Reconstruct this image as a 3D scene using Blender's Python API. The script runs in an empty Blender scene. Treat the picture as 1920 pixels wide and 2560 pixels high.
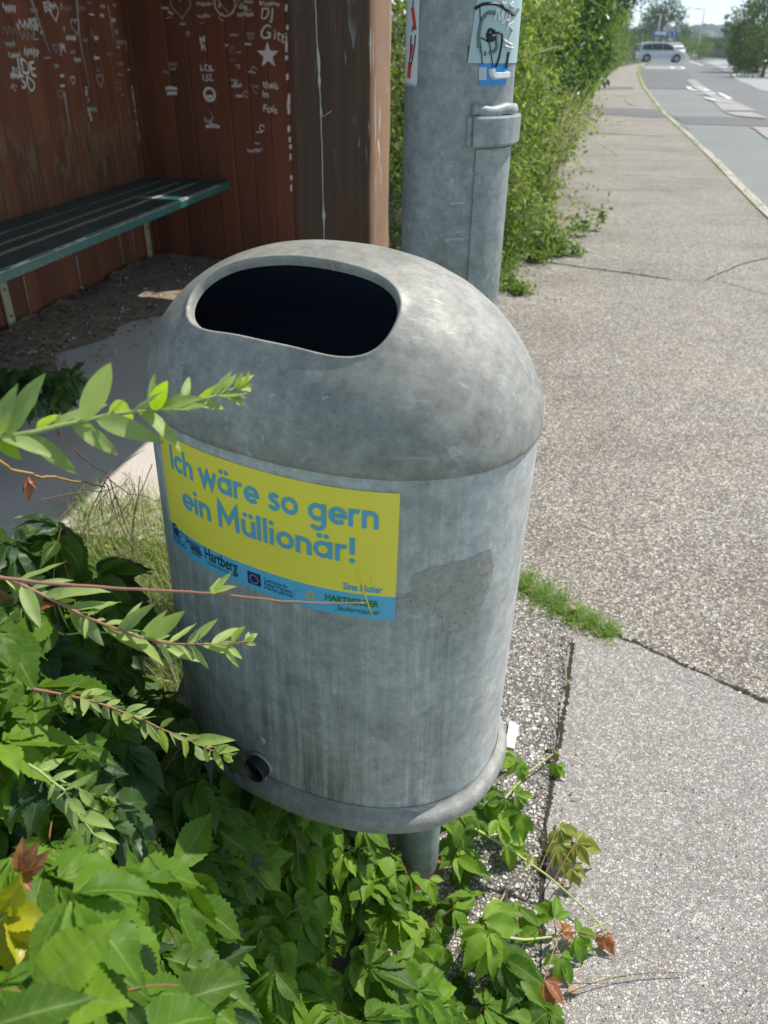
import bpy, math, random
import numpy as np
from mathutils import Vector, Matrix, Quaternion
R_ = random.Random(7); rng = np.random.default_rng(7)
sc = bpy.context.scene
# ------------------------------------------------------------ camera
F = 1923.0; PIT = math.radians(31.4); ROLL = math.radians(0.7); CH = 1.35
CAM = np.array([0, 0, CH])
_r = np.array([1, 0, 0.]); _f = np.array([0, math.cos(PIT), -math.sin(PIT)]); _u = np.array([0, math.sin(PIT), math.cos(PIT)])
cR, sR = math.cos(ROLL), math.sin(ROLL)
RT = cR*_r + sR*_u; UP = -sR*_r + cR*_u
cam = bpy.data.objects.new('camera', bpy.data.cameras.new('camera')); sc.collection.objects.link(cam)
m = Matrix.Identity(4)
for i in range(3):
    m[i][0], m[i][1], m[i][2], m[i][3] = RT[i], UP[i], -_f[i], CAM[i]
cam.matrix_world = m
cam.data.sensor_fit = 'VERTICAL'; cam.data.sensor_height = 36; cam.data.lens = F/2560*36
cam.data.clip_start = 0.02; cam.data.clip_end = 4000
cam.data.dof.use_dof = True; cam.data.dof.focus_distance = 0.88; cam.data.dof.aperture_fstop = 9.5
sc.camera = cam
# ------------------------------------------------------------ world, sun
SEL = math.radians(55); SAZ = math.atan2(0.85, 0.53)
w = bpy.data.worlds.new("World"); sc.world = w; w.use_nodes = True
nt = w.node_tree; bg = nt.nodes['Background']; sky = nt.nodes.new('ShaderNodeTexSky')
sky.sky_type = 'NISHITA'; sky.sun_disc = False; sky.sun_elevation = SEL; sky.sun_rotation = SAZ
sky.air_density = 1.0; sky.dust_density = 0.25; sky.ozone_density = 1.5
tn = nt.nodes.new('ShaderNodeMixRGB'); tn.blend_type = 'MULTIPLY'; tn.inputs[0].default_value = 1; 
gt = nt.nodes.new('ShaderNodeTexCoord'); gz = nt.nodes.new('ShaderNodeSeparateXYZ'); gr = nt.nodes.new('ShaderNodeValToRGB'); nt.links.new(gt.outputs['Generated'], gz.inputs[0]); nt.links.new(gz.outputs[2], gr.inputs[0]); nt.links.new(gr.outputs[0], tn.inputs[2])
gr.color_ramp.elements[0].position = .05; gr.color_ramp.elements[0].color = (.80, .95, 1.22, 1); gr.color_ramp.elements[1].position = .22; gr.color_ramp.elements[1].color = (1.14, 1.0, .80, 1)
nt.links.new(sky.outputs[0], tn.inputs[1]); nt.links.new(tn.outputs[0], bg.inputs[0]); bg.inputs[1].default_value = 0.15
SUN = Vector((math.sin(SAZ)*math.cos(SEL), math.cos(SAZ)*math.cos(SEL), math.sin(SEL)))
sl = bpy.data.lights.new('sun', 'SUN'); sl.energy = 3.9; sl.angle = math.radians(0.5); sl.color = (1, .955, .88)
so = bpy.data.objects.new('sun', sl); sc.collection.objects.link(so); so.rotation_euler = SUN.to_track_quat('Z', 'Y').to_euler()
sc.view_settings.view_transform = 'Standard'; sc.view_settings.look = 'None'; sc.view_settings.exposure = 0.46; sc.view_settings.gamma = 1
sc.cycles.use_denoising = True; sc.cycles.max_bounces = 8; sc.cycles.transparent_max_bounces = 12

# ------------------------------------------------------------ frame of the place: u across the street, v along it
YA = math.radians(11.5)
EU = np.array([math.cos(YA), -math.sin(YA), 0]); DV = np.array([math.sin(YA), math.cos(YA), 0]); ZV = np.array([0, 0, 1.])
def W(u, v, z=0.): return u*EU + v*DV + z*ZV
def ray(px, py):
    dx, dy = px-960, py-1280
    return dx/F*RT - dy/F*UP + _f
def onz(px, py, z=0.):
    r = ray(px, py); return CAM + r*((z-CH)/r[2])
def ondot(px, py, n, c):
    r = ray(px, py); return CAM + r*((c - CAM@n)/(r@n))
def at(px, py, d): return CAM + ray(px, py)*d
def UV(p): return np.array([p@EU, p@DV, p[2]])

# ------------------------------------------------------------ node material helper
def mat(name, col=(.5, .5, .5), rough=.6, metal=0., spec=.5):
    mt = bpy.data.materials.new(name); mt.use_nodes = True
    b = mt.node_tree.nodes['Principled BSDF']
    b.inputs['Base Color'].default_value = (*col, 1); b.inputs['Roughness'].default_value = rough; b.inputs['Metallic'].default_value = metal
    b.inputs['Specular IOR Level'].default_value = spec
    return mt
class N:
    def __init__(s, mt): s.t = mt.node_tree; s.b = s.t.nodes['Principled BSDF']; s.o = s.t.nodes['Material Output']
    def n(s, ty, **k):
        x = s.t.nodes.new('ShaderNode'+ty)
        for a, v in k.items():
            if hasattr(x, a): setattr(x, a, v)
            else: x.inputs[a].default_value = v
        return x
    def l(s, a, b): s.t.links.new(a, b); return s
    def coord(s, scale=(1, 1, 1), rot=(0, 0, 0)):
        c = s.n('TexCoord'); m_ = s.n('Mapping'); m_.inputs['Scale'].default_value = scale; m_.inputs['Rotation'].default_value = rot
        s.l(c.outputs['Object'], m_.inputs[0]); return m_.outputs[0]
    def noise(s, vec, sc_, det=4, rough=.55, dist=0.):
        x = s.n('TexNoise'); x.inputs['Scale'].default_value = sc_; x.inputs['Detail'].default_value = det; x.inputs['Roughness'].default_value = rough
        x.inputs['Distortion'].default_value = dist
        if vec is not None: s.l(vec, x.inputs[0])
        return x.outputs[0]
    def vor(s, vec, sc_, feat='F1', out=0):
        x = s.n('TexVoronoi'); x.feature = feat; x.inputs['Scale'].default_value = sc_; s.l(vec, x.inputs[0]); return x.outputs[out]
    def ramp(s, fac, stops, interp='LINEAR'):
        x = s.n('ValToRGB'); r = x.color_ramp; r.interpolation = interp
        while len(r.elements) < len(stops): r.elements.new(.5)
        for e, (p, c) in zip(r.elements, stops):
            e.position = p; e.color = (*c, 1) if len(c) == 3 else c
        s.l(fac, x.inputs[0]); return x.outputs[0]
    def g(s, *stops): pass
    def rampv(s, fac, a, b, va=0., vb=1.):
        return s.ramp(fac, [(a, (va,)*3), (b, (vb,)*3)])
    def mix(s, fac, a, b, bt='MIX'):
        x = s.n('MixRGB', blend_type=bt)
        for i, v in ((0, fac), (1, a), (2, b)):
            if isinstance(v, bpy.types.NodeSocket): s.l(v, x.inputs[i])
            elif i == 0: x.inputs[0].default_value = v
            else: x.inputs[i].default_value = (*v, 1)
        return x.outputs[0]
    def math(s, op, a, b=0.):
        x = s.n('Math', operation=op)
        for i, v in ((0, a), (1, b)):
            if isinstance(v, bpy.types.NodeSocket): s.l(v, x.inputs[i])
            else: x.inputs[i].default_value = v
        return x.outputs[0]
    def bump(s, h, st, dist=.01):
        x = s.n('Bump'); x.inputs['Strength'].default_value = st; x.inputs['Distance'].default_value = dist
        s.l(h, x.inputs['Height']); s.l(x.outputs[0], s.b.inputs['Normal']); return x
    def sep(s, v):
        x = s.n('SeparateXYZ'); s.l(v, x.inputs[0]); return x.outputs
    def attr(s, nm): 
        x = s.n('Attribute'); x.attribute_name = nm; return x.outputs['Fac']
    def base(s, c): s.l(c, s.b.inputs['Base Color'])

def pebble(name, scale, cols, gap, gapc, tint=None, bump=.6, big=None):
    mt = mat(name, rough=.85, spec=.3); n = N(mt); c = n.coord()
    wob = n.mix(.012, c, n.n('TexNoise', Scale=40.).outputs[1], 'ADD')
    cell = n.vor(wob, scale, 'F1', 1); ed = n.vor(wob, scale, 'DISTANCE_TO_EDGE', 0)
    cx = n.sep(cell)[0]
    col = n.ramp(cx, cols)
    e = n.rampv(ed, gap*.4, gap)
    col = n.mix(e, gapc, col)
    if big:
        c2 = n.vor(c, big, 'F1', 1); d2 = n.vor(c, big, 'F1', 0); s2 = n.sep(c2)
        msk = n.math('MULTIPLY', n.rampv(d2, .38, .44, 1, 0), n.math('GREATER_THAN', s2[0], .62))
        col = n.mix(msk, col, n.ramp(s2[1], cols))
    lg = n.noise(c, .9, 6, .6)
    col = n.mix(.8, col, n.ramp(lg, [(.3, (.72, .70, .68)), (.5, (1, 1, 1)), (.75, (1.16, 1.13, 1.10))]), 'MULTIPLY')
    bd = n.noise(n.coord((.35, 2.6, 1), (0, 0, YA)), 1., 4, .6, .5); col = n.mix(.6, col, n.ramp(bd, [(.34, (.78, .77, .76)), (.46, (1, 1, 1))]), 'MULTIPLY')
    md = n.noise(c, 7, 5, .7); col = n.mix(.5, col, n.ramp(md, [(.3, (.78, .77, .75)), (.7, (1.14, 1.13, 1.12))]), 'MULTIPLY')
    if tint: col = n.mix(1., col, tint, 'MULTIPLY')
    n.base(col); n.bump(n.mix(.35, e, cell), bump, .004); return mt

STONES = [(0, (.15, .14, .13)), (.22, (.26, .24, .22)), (.45, (.40, .37, .34)), (.65, (.50, .47, .43)), (.85, (.66, .63, .59)), (.97, (.80, .78, .74)), (1, (.42, .30, .18))]
M = {}
M['walk'] = pebble('exposed_aggregate_asphalt', 160, STONES, .13, (.15, .14, .125), (1.06, 1.03, .975), .7, big=92)
M['slab'] = pebble('fine_aggregate_asphalt', 215, [(0, (.27, .26, .25)), (.35, (.37, .36, .35)), (.7, (.46, .445, .435)), (.92, (.66, .65, .63)), (1, (.44, .36, .27))], .10, (.24, .23, .22), (1.04, 1.0, .96), .7, big=115)
M['strip'] = pebble('gravelly_edge', 135, STONES, .16, (.15, .14, .125), (1.05, 1.04, 1.02), 1., big=70)
def tarmac(name, col, var=.12, sc_=220):
    mt = mat(name, rough=.8); n = N(mt); c = n.coord()
    x = n.noise(c, sc_, 3, .7); y = n.noise(c, .6, 6, .65)
    cc = n.mix(.9, col, n.ramp(x, [(.3, (1-var*2,)*3), (.7, (1+var*2,)*3)]), 'MULTIPLY')
    cc = n.mix(.9, cc, n.ramp(y, [(.3, (.84, .84, .85)), (.7, (1.12, 1.12, 1.11))]), 'MULTIPLY')
    n.base(cc); n.bump(x, .3, .003); return mt
M['road'] = tarmac('road_asphalt', (.175, .174, .17))
M['roadgreen'] = tarmac('road_patch_grey_green', (.215, .224, .213))
M['roaddark'] = tarmac('road_patch_dark', (.15, .148, .145))
M['roadpale'] = tarmac('road_patch_pale', (.34, .345, .35))
M['roadbeige'] = tarmac('road_patch_beige', (.34, .32, .30))
M['paint'] = tarmac('road_paint_white', (.72, .72, .70), .08)
M['kerb'] = tarmac('kerb_stone', (.46, .42, .34), .1, 60)
M['slabc'] = tarmac('shelter_concrete', (.60, .545, .475), .1, 120)
mt = mat('soil', rough=.95); n = N(mt); c = n.coord(); a = n.noise(c, 3, 8, .7); b_ = n.noise(c, 45, 6, .75)
n.base(n.mix(.6, n.ramp(a, [(.3, (.05, .036, .025)), (.7, (.13, .10, .07))]), n.ramp(b_, [(.35, (.03, .025, .018)), (.55, (.11, .09, .07)), (.72, (.28, .24, .2))]))); n.bump(b_, 1, .02); M['soil'] = mt
mt = mat('meadow', rough=.95); n = N(mt); c = n.coord(); a = n.noise(c, .15, 8, .7); b_ = n.noise(c, 5, 6, .75)
n.base(n.mix(.5, n.ramp(a, [(.35, (.05, .08, .02)), (.65, (.14, .14, .05))]), n.ramp(b_, [(.35, (.04, .07, .015)), (.7, (.12, .14, .04))]))); M['meadow'] = mt

def leafmat(name, stops, trans=.35, rough=.42, vein=None, under=None, tcol=(1.25, 1.35, .45), spec=.5, vs=9.):
    mt = mat(name, rough=rough, spec=spec); n = N(mt)
    col = n.ramp(n.attr('rnd'), stops)
    if vein:
        uvn = n.n('UVMap'); s = n.sep(uvn.outputs[0]); x = n.math('ABSOLUTE', s[0])
        mid = n.rampv(x, .03, .1, 1, 0)
        sv = n.math('FRACT', n.math('MULTIPLY', n.math('SUBTRACT', s[1], n.math('MULTIPLY', x, .16)), vs))
        sd = n.math('ABSOLUTE', n.math('SUBTRACT', sv, .5))
        side = n.math('MULTIPLY', n.rampv(sd, 0., .09, 1, 0), .42)
        vn = n.math('MAXIMUM', mid, side)
        n_ = n.noise(n.coord(), 55, 4, .6)
        col = n.mix(.45, col, n.ramp(n_, [(.3, (.75, .78, .7)), (.7, (1.2, 1.18, 1.1))]), 'MULTIPLY')
        col = n.mix(n.math('MULTIPLY', vn, .6), col, vein)
        n.bump(n.math('SUBTRACT', n.math('MULTIPLY', sd, .5), vn), .12, .001)
    if under:
        gm = n.n('NewGeometry'); col = n.mix(n.math('MULTIPLY', gm.outputs['Backfacing'], .75), col, under)
    n.base(col)
    if trans:
        t = n.n('BsdfTranslucent'); n.l(n.mix(1., col, tcol, 'MULTIPLY'), t.inputs[0])
        x = n.n('MixShader'); x.inputs[0].default_value = trans; n.l(n.b.outputs[0], x.inputs[1]); n.l(t.outputs[0], x.inputs[2]); n.l(x.outputs[0], n.o.inputs[0])
    return mt
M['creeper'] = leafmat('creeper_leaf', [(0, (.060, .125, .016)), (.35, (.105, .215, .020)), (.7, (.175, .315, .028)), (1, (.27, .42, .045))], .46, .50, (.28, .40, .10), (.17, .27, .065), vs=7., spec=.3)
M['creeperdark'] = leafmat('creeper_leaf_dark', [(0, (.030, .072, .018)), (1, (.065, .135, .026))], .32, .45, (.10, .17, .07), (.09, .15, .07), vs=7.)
M['creeperold'] = leafmat('creeper_leaf_yellowed', [(0, (.16, .22, .035)), (.6, (.30, .32, .04)), (1, (.38, .22, .05))], .4, .4, (.42, .42, .14), (.3, .3, .08))
M['yellowleaf'] = leafmat('young_yellow_leaf', [(0, (.42, .46, .03)), (.6, (.58, .50, .03)), (1, (.55, .28, .05))], .42, .35, (.62, .58, .14), (.45, .44, .06))
M['redleaf'] = leafmat('young_red_leaf', [(0, (.36, .10, .04)), (1, (.45, .2, .08))], .4, .4, (.5, .4, .2), (.4, .2, .1))
M['willow'] = leafmat('narrow_grey_green_leaf', [(0, (.24, .34, .11)), (.5, (.36, .47, .15)), (.9, (.46, .57, .16)), (1, (.50, .60, .09))], .42, .5, (.36, .46, .22), (.30, .39, .22), (1.2, 1.25, .5), vs=26.)
M['limeleaf'] = leafmat('bright_lime_leaf', [(0, (.33, .52, .03)), (1, (.45, .60, .04))], .5, .45, (.5, .62, .15), None, vs=12.)
M['hedge'] = leafmat('hedge_leaf', [(0, (.06, .135, .02)), (.5, (.15, .25, .035)), (.85, (.27, .36, .07)), (1, (.42, .46, .17))], .42, .5)
M['hedgedark'] = leafmat('hedge_leaf_dark', [(0, (.03, .08, .02)), (.7, (.06, .14, .028)), (1, (.17, .28, .05))], .3, .33)
M['hedgegrey'] = leafmat('hedge_leaf_grey_green', [(0, (.13, .19, .05)), (.6, (.29, .35, .12)), (1, (.48, .50, .25))], .4, .5)
M['treeleaf'] = leafmat('tree_leaf', [(0, (.03, .07, .015)), (.6, (.06, .12, .025)), (1, (.14, .19, .03))], .25, .6)
M['treebright'] = leafmat('tree_leaf_bright', [(0, (.07, .13, .02)), (.6, (.13, .19, .03)), (1, (.26, .26, .04))], .3, .6)
M['grass'] = leafmat('grass_blade', [(0, (.12, .22, .035)), (.5, (.26, .34, .08)), (.8, (.48, .45, .2)), (1, (.66, .58, .38))], .35, .6)
M['grassgreen'] = leafmat('grass_blade_green', [(0, (.13, .25, .035)), (1, (.32, .45, .09))], .4, .6)
M['drystalk'] = mat('dry_stalk', (.34, .30, .15), .8)
M['dryleaf'] = leafmat('dry_leaf', [(0, (.10, .05, .03)), (.5, (.22, .11, .06)), (1, (.38, .27, .17))], .1, .8)
M['debris'] = leafmat('dry_litter', [(0, (.09, .07, .05)), (.6, (.24, .19, .14)), (.93, (.42, .36, .29)), (1, (.6, .55, .48))], .05, .85)
M['core'] = mat('core_shade', (.02, .035, .012), .9, spec=.1)  # near-black filler colour standing in for shade inside the hedges
M['twig'] = mat('reddish_twig', (.36, .17, .12), .6); M['greenstem'] = mat('green_stem', (.30, .38, .12), .5)
M['vinestem'] = mat('brown_vine_stem', (.16, .10, .06), .7); M['bark'] = mat('bark', (.10, .075, .055), .9)
M['vinegreen'] = mat('yellow_green_vine', (.42, .46, .15), .5); M['vinered'] = mat('red_vine_stem', (.26, .13, .06), .5)

def galv(name, base, streak=1., metal=.35, rough=.42, zc=0., spg=1.):
    mt = mat(name, rough=rough, metal=metal, spec=.5); n = N(mt); c = n.coord()
    sp = n.vor(n.mix(.02, c, n.n('TexNoise', Scale=25.).outputs[1], 'ADD'), 75, 'F1', 1)
    s1 = n.sep(sp)[0]; b3 = tuple(x*(1-.16*spg) for x in base); b4 = tuple(x*(1+.16*spg) for x in base)
    col = n.ramp(s1, [(0, b3), (.6, base), (1, b4)])
    fine = n.noise(c, 46, 10, .82); col = n.mix(.9, col, n.ramp(fine, [(.34, (.66, .675, .67)), (.5, (1, 1, 1)), (.64, (1.28, 1.27, 1.24))]), 'MULTIPLY')
    big = n.noise(c, 7, 6, .6, .6); col = n.mix(.8, col, n.ramp(big, [(.33, (.68, .71, .69)), (.52, (1, 1, 1)), (.7, (1.18, 1.18, 1.2))]), 'MULTIPLY')
    if streak:
        cs = n.coord((85, 85, 3.)); st = n.noise(cs, 1., 7, .75); xx = n.sep(n.coord())[0]; side = n.rampv(xx, -.32, .02, 1, .15)
        z = n.sep(n.coord())[2]
        lo = n.math('MULTIPLY', n.rampv(n.math('ADD', z, zc), .0, .45, 1, .25), side)
        blot = n.rampv(n.noise(n.coord((9, 9, 4)), 1., 4, .6), .38, .6)
        k = n.math('MULTIPLY', n.math('MULTIPLY', lo, n.rampv(st, .38, .54)), n.math('ADD', n.math('MULTIPLY', blot, .6), .4))
        col = n.mix(n.math('MULTIPLY', k, .80*streak), col, (.135, .145, .115))
        k2 = n.math('MULTIPLY', n.math('MULTIPLY', lo, n.rampv(n.noise(n.coord((75, 75, 3.5)), 1., 5, .75), .55, .66)), .5*streak)
        col = n.mix(k2, col, (.56, .60, .59))
    # fine scratches, two directions
    for rot, cc, thr in (((.5, .7, .3), (.70, .69, .64), .66), ((1.1, .2, 1.4), (.24, .25, .25), .67), ((.2, 1.2, .8), (.66, .65, .60), .67)):
        q = n.noise(n.coord((14, 260, 90), rot), 1., 2, .5); p_ = n.noise(n.coord((13, 13, 13), rot), 1., 2)
        k = n.math('MULTIPLY', n.rampv(q, thr, thr+.02), n.rampv(p_, .5, .58)); col = n.mix(n.math('MULTIPLY', k, .30), col, cc)
    n.base(col)
    n.l(n.ramp(fine, [(.3, (rough+.16,)*3), (.7, (rough-.05,)*3)]), n.b.inputs['Roughness'])
    n.bump(n.mix(.5, fine, big), .10, .004); return mt
M['galv'] = galv('weathered_galvanised_steel', (.40, .405, .395), 1.)
M['dome'] = galv('weathered_galvanised_steel_hood', (.315, .305, .275), 0., .12, .53, 0., .6)
M['galv2'] = galv('galvanised_steel_post', (.31, .335, .33), .3, .15, .48, 0., .5)
M['dark'] = mat('interior_shade', (.05, .056, .095), .6); M['black'] = mat('black_metal', (.02, .02, .02), .4, .2)  # first one paints the shade of the bin interior
M['residue'] = tarmac('glue_residue', (.40, .38, .335), .1, 90)
M['rust'] = mat('rust', (.28, .10, .04), .8)
def wood(name, cols, wear=None, grain=1., paintfleck=None):
    mt = mat(name, rough=.62, spec=.35); n = N(mt); rz = (0, 0, YA)
    g1 = n.noise(n.coord((60, 60, 1.6), rz), 1., 6, .65); g2 = n.noise(n.coord((9, 9, 1.1), rz), 1., 4, .6)
    col = n.mix(.5, n.ramp(g1, cols), n.ramp(g2, cols))
    ar = n.attr('rnd'); col = n.mix(.8, col, n.ramp(ar, [(0, (.72, .72, .74)), (1, (1.25, 1.2, 1.15))]), 'MULTIPLY')
    if wear:
        z = n.sep(n.coord())[2]
        band = n.math('MULTIPLY', n.rampv(z, wear[0], wear[0]+.12), n.rampv(z, wear[1]-.10, wear[1]+.34, 1, 0))
        q = n.noise(n.coord((38, 38, 5.5), rz), 1., 5, .7); q2 = n.noise(n.coord((6, 6, 4), rz), 1., 3)
        k = n.math('MULTIPLY', band, n.rampv(n.math('ADD', n.math('MULTIPLY', q, .6), n.math('MULTIPLY', q2, .4)), .49, .56))
        col = n.mix(n.math('MULTIPLY', k, .72), col, (.34, .20, .09))
        d2 = n.math('MULTIPLY', band, n.rampv(q2, .42, .56)); col = n.mix(n.math('MULTIPLY', d2, .4), col, (.05, .035, .03))
    if paintfleck:
        q = n.noise(n.coord((75, 75, 9), rz), 1., 4, .6); p_ = n.noise(n.coord((12, 12, 3.5), rz), 1., 3)
        k = n.math('MULTIPLY', n.rampv(q, .60, .63), n.rampv(p_, .5, .58)); col = n.mix(n.math('MULTIPLY', k, .8), col, paintfleck)
    n.base(col); n.bump(g1, .35*grain, .004); return mt
M['redwood'] = wood('red_brown_boards', [(.3, (.115, .038, .020)), (.7, (.21, .075, .037))], (.54, .96))
M['redwood2'] = wood('red_brown_boards_side', [(.3, (.105, .033, .018)), (.7, (.18, .056, .029))])
M['post'] = wood('dark_brown_timber', [(.3, (.055, .030, .018)), (.7, (.135, .072, .043))], None, 2.2, (.22, .23, .21))
M['postlit'] = wood('sunlit_timber_tone', [(.3, (.16, .085, .045)), (.7, (.36, .215, .125))], None, 2.2, (.72, .68, .64))  # lit copy of the post timber: sunlight in the colour, plus peeling flecks
M['cream'] = mat('cream_painted_steel', (.42, .37, .25), .6)
mt = mat('green_painted_wood', rough=.35); n = N(mt); c = n.coord((6, 40, 40), (0, 0, YA-math.pi/2)); q = n.noise(c, 1., 6, .7)
q2 = n.noise(n.coord((120, 120, 120)), 1., 4); cc = n.ramp(q, [(.3, (.014, .075, .075)), (.55, (.026, .115, .108)), (.66, (.05, .14, .125))])
n.base(n.mix(n.math('MULTIPLY', n.rampv(q, .63, .67), .55), cc, (.30, .24, .20))); M['bench'] = mt
M['chip'] = mat('worn_bench_edge', (.62, .53, .45), .7); M['scrawl'] = mat('pale_scrawl', (.62, .60, .57), .8); M['scrawl2'] = mat('faded_scrawl', (.33, .30, .30), .8)
M['ink'] = mat('black_ink', (.015, .015, .015), .5)
M['yellow'] = mat('sticker_yellow', (.95, .79, .09), .30, spec=.5); M['blue'] = mat('sticker_blue', (.13, .48, .72), .30)
M['stext'] = mat('sticker_blue_print', (.13, .42, .60), .35); M['navy'] = mat('navy_print', (.02, .03, .16), .4); M['greenprint'] = mat('green_print', (.03, .22, .06), .4)
M['darkgreen'] = mat('dark_green_print', (.012, .06, .045), .4); M['star'] = mat('yellow_print', (.8, .6, .03), .4); M['whitep'] = mat('white_print', (.75, .76, .76), .5)
M['mint'] = mat('pale_mint_sticker', (.42, .56, .56), .35); M['grey'] = mat('grey_print', (.14, .18, .18), .5); M['azure'] = mat('bright_blue_sticker', (.02, .26, .62), .3)
M['redp'] = mat('red_print', (.5, .02, .02), .5); M['silk'] = mat('dusty_silk', (.5, .47, .42), .9)
M['carpaint'] = mat('white_car_paint', (.84, .84, .84), .3); M['glass'] = mat('car_glass', (.03, .05, .05), .35, spec=.25); M['tyre'] = mat('tyre_rubber', (.02, .02, .02), .8)
M['rim'] = mat('wheel_rim', (.35, .35, .36), .35, .7); M['lamp'] = mat('lamp_glass', (.7, .7, .72), .1); M['redlamp'] = mat('red_lamp', (.3, .02, .02), .2)
M['lightmetal'] = mat('light_grey_metal', (.5, .52, .54), .45, .4); M['signblue'] = mat('blue_sign_face', (.02, .09, .5), .4)
M['hill'] = leafmat('hill_woodland', [(0, (.02, .05, .02)), (1, (.06, .10, .03))], 0, .9); M['stonewall'] = tarmac('old_wall', (.22, .18, .15), .1, 4)

# ------------------------------------------------------------ mesh accumulators
class MB:
    def __init__(s): s.v = []; s.f = []; s.n = 0; s.r = []; s.uv = []; s.mi = []
    def add(s, v, f, r=0.5, uv=None, mi=0):
        v = np.asarray(v, float).reshape(-1, 3); k = s.n; s.v.append(v); s.n += len(v)
        for q in f: s.f.append(tuple(int(i)+k for i in q))
        s.r += [r]*len(f) if np.isscalar(r) else list(r); s.mi += [mi]*len(f)
        s.uv.append(np.zeros((len(v), 2)) if uv is None else np.asarray(uv, float))
    def box(s, o, ex, ey, ez, r=.5, mi=0, bev=0.):
        o, ex, ey, ez = [np.asarray(a, float) for a in (o, ex, ey, ez)]
        v = [o+i*ex+j*ey+k*ez for k in (0, 1) for j in (0, 1) for i in (0, 1)]
        s.add(v, [(0, 2, 3, 1), (4, 5, 7, 6), (0, 1, 5, 4), (1, 3, 7, 5), (3, 2, 6, 7), (2, 0, 4, 6)], r, None, mi)
    def tube(s, pts, rad, k=8, r=.5, cap=True):
        P = np.asarray(pts, float); n_ = len(P); rad = np.full(n_, rad) if np.isscalar(rad) else np.asarray(rad)
        T = np.gradient(P, axis=0); T /= np.linalg.norm(T, axis=1)[:, None]+1e-12
        ref = np.array([0, 0, 1.]) if abs(T[0][2]) < .9 else np.array([1., 0, 0]); V = []
        x = np.cross(T[0], ref); x /= np.linalg.norm(x)
        for i in range(n_):
            x = x-(x@T[i])*T[i]; x /= np.linalg.norm(x); y = np.cross(T[i], x)
            for j in range(k):
                a_ = 2*math.pi*j/k; V.append(P[i]+rad[i]*(math.cos(a_)*x+math.sin(a_)*y))
        f = [(i*k+j, i*k+(j+1) % k, (i+1)*k+(j+1) % k, (i+1)*k+j) for i in range(n_-1) for j in range(k)]
        if cap: f += [tuple(range(k))[::-1], tuple((n_-1)*k+j for j in range(k))]
        s.add(V, f, r)
    def grid(s, V, nu, nv, r=.5, uv=None, closed=False, flip=False):
        f = []
        for i in range(nu-1):
            for j in range(nv if closed else nv-1):
                j2 = (j+1) % nv; q = (i*nv+j, i*nv+j2, (i+1)*nv+j2, (i+1)*nv+j); f.append(q[::-1] if flip else q)
        s.add(V, f, r, uv)
    def build(s, name, mats, parent=None, smooth=False, cats=None, loc=None):
        if s.n == 0: return None
        v = np.concatenate(s.v); uv = np.concatenate(s.uv)
        base = np.array(parent['_o']) if parent is not None and '_o' in parent.keys() else (np.zeros(3) if loc is None else np.asarray(loc, float))
        v = v-base; me = bpy.data.meshes.new(name); me.from_pydata(v.tolist(), [], s.f); 
        for m_ in (mats if isinstance(mats, (list, tuple)) else [mats]): me.materials.append(m_)
        if len(me.polygons) == len(s.r):
            at_ = me.attributes.new('rnd', 'FLOAT', 'FACE'); at_.data.foreach_set('value', np.asarray(s.r, np.float32))
            me.polygons.foreach_set('material_index', np.asarray(s.mi, np.int32))
        ul = me.uv_layers.new(name='UVMap'); li = np.zeros(len(me.loops), np.int32); me.loops.foreach_get('vertex_index', li)
        ul.data.foreach_set('uv', uv[li].astype(np.float32).ravel())
        if smooth: me.polygons.foreach_set('use_smooth', np.ones(len(me.polygons), bool))
        me.update(); o = bpy.data.objects.new(name, me); sc.collection.objects.link(o)
        if parent is not None: o.parent = parent; o['_o'] = list(map(float, base))
        elif loc is not None: o.location = loc; o['_o'] = list(map(float, base))
        else: o['_o'] = [0., 0., 0.]
        return o
def thing(name, label, cat, loc=(0, 0, 0), group=None):
    o = bpy.data.objects.new(name, None); sc.collection.objects.link(o); o.location = tuple(float(x) for x in loc); o['_o'] = [float(x) for x in loc]
    o.empty_display_size = .05
    return tag(o, label, cat, group)
def tag(o, label=None, cat=None, group=None, kind=None):
    if label: o['label'] = label
    if cat: o['category'] = cat
    if group: o['group'] = group
    if kind: o['kind'] = kind
    return o
def bevel(o, w_, seg=2):
    b = o.modifiers.new('b', 'BEVEL'); b.width = w_; b.segments = seg; b.limit_method = 'ANGLE'; b.angle_limit = math.radians(40); return o
def poly(mb, pts, z, thick=0., r=.5, mi=0):
    P = [np.array([p[0], p[1], z]) for p in pts]; n_ = len(P)
    a_ = sum(P[i][0]*P[(i+1) % n_][1]-P[(i+1) % n_][0]*P[i][1] for i in range(n_))
    if a_ < 0: P = P[::-1]
    if thick:
        v = P+[p-thick*ZV for p in P]; f = [tuple(range(n_))]+[(i, i+n_, (i+1) % n_+n_, (i+1) % n_) for i in range(n_)]
        mb.add(v, f, r, None, mi)
    else: mb.add(P, [tuple(range(n_))], r, None, mi)
def wig(a_, b_, n_, amp, seed=0):
    q = np.random.default_rng(seed); a_, b_ = np.asarray(a_, float), np.asarray(b_, float); L = np.linalg.norm((b_-a_)[:2]); nn = np.array([-(b_-a_)[1], (b_-a_)[0]]+[0]*(len(a_)-2))/max(L, 1e-9)
    off = np.convolve(q.normal(0, 1, n_+4), [.2, .3, .3, .2], 'valid')[:n_+1]*amp*2
    off = np.resize(off, n_+1); off[0] = off[-1] = 0
    return [a_+(b_-a_)*i/n_+nn*off[i] for i in range(n_+1)]

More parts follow.
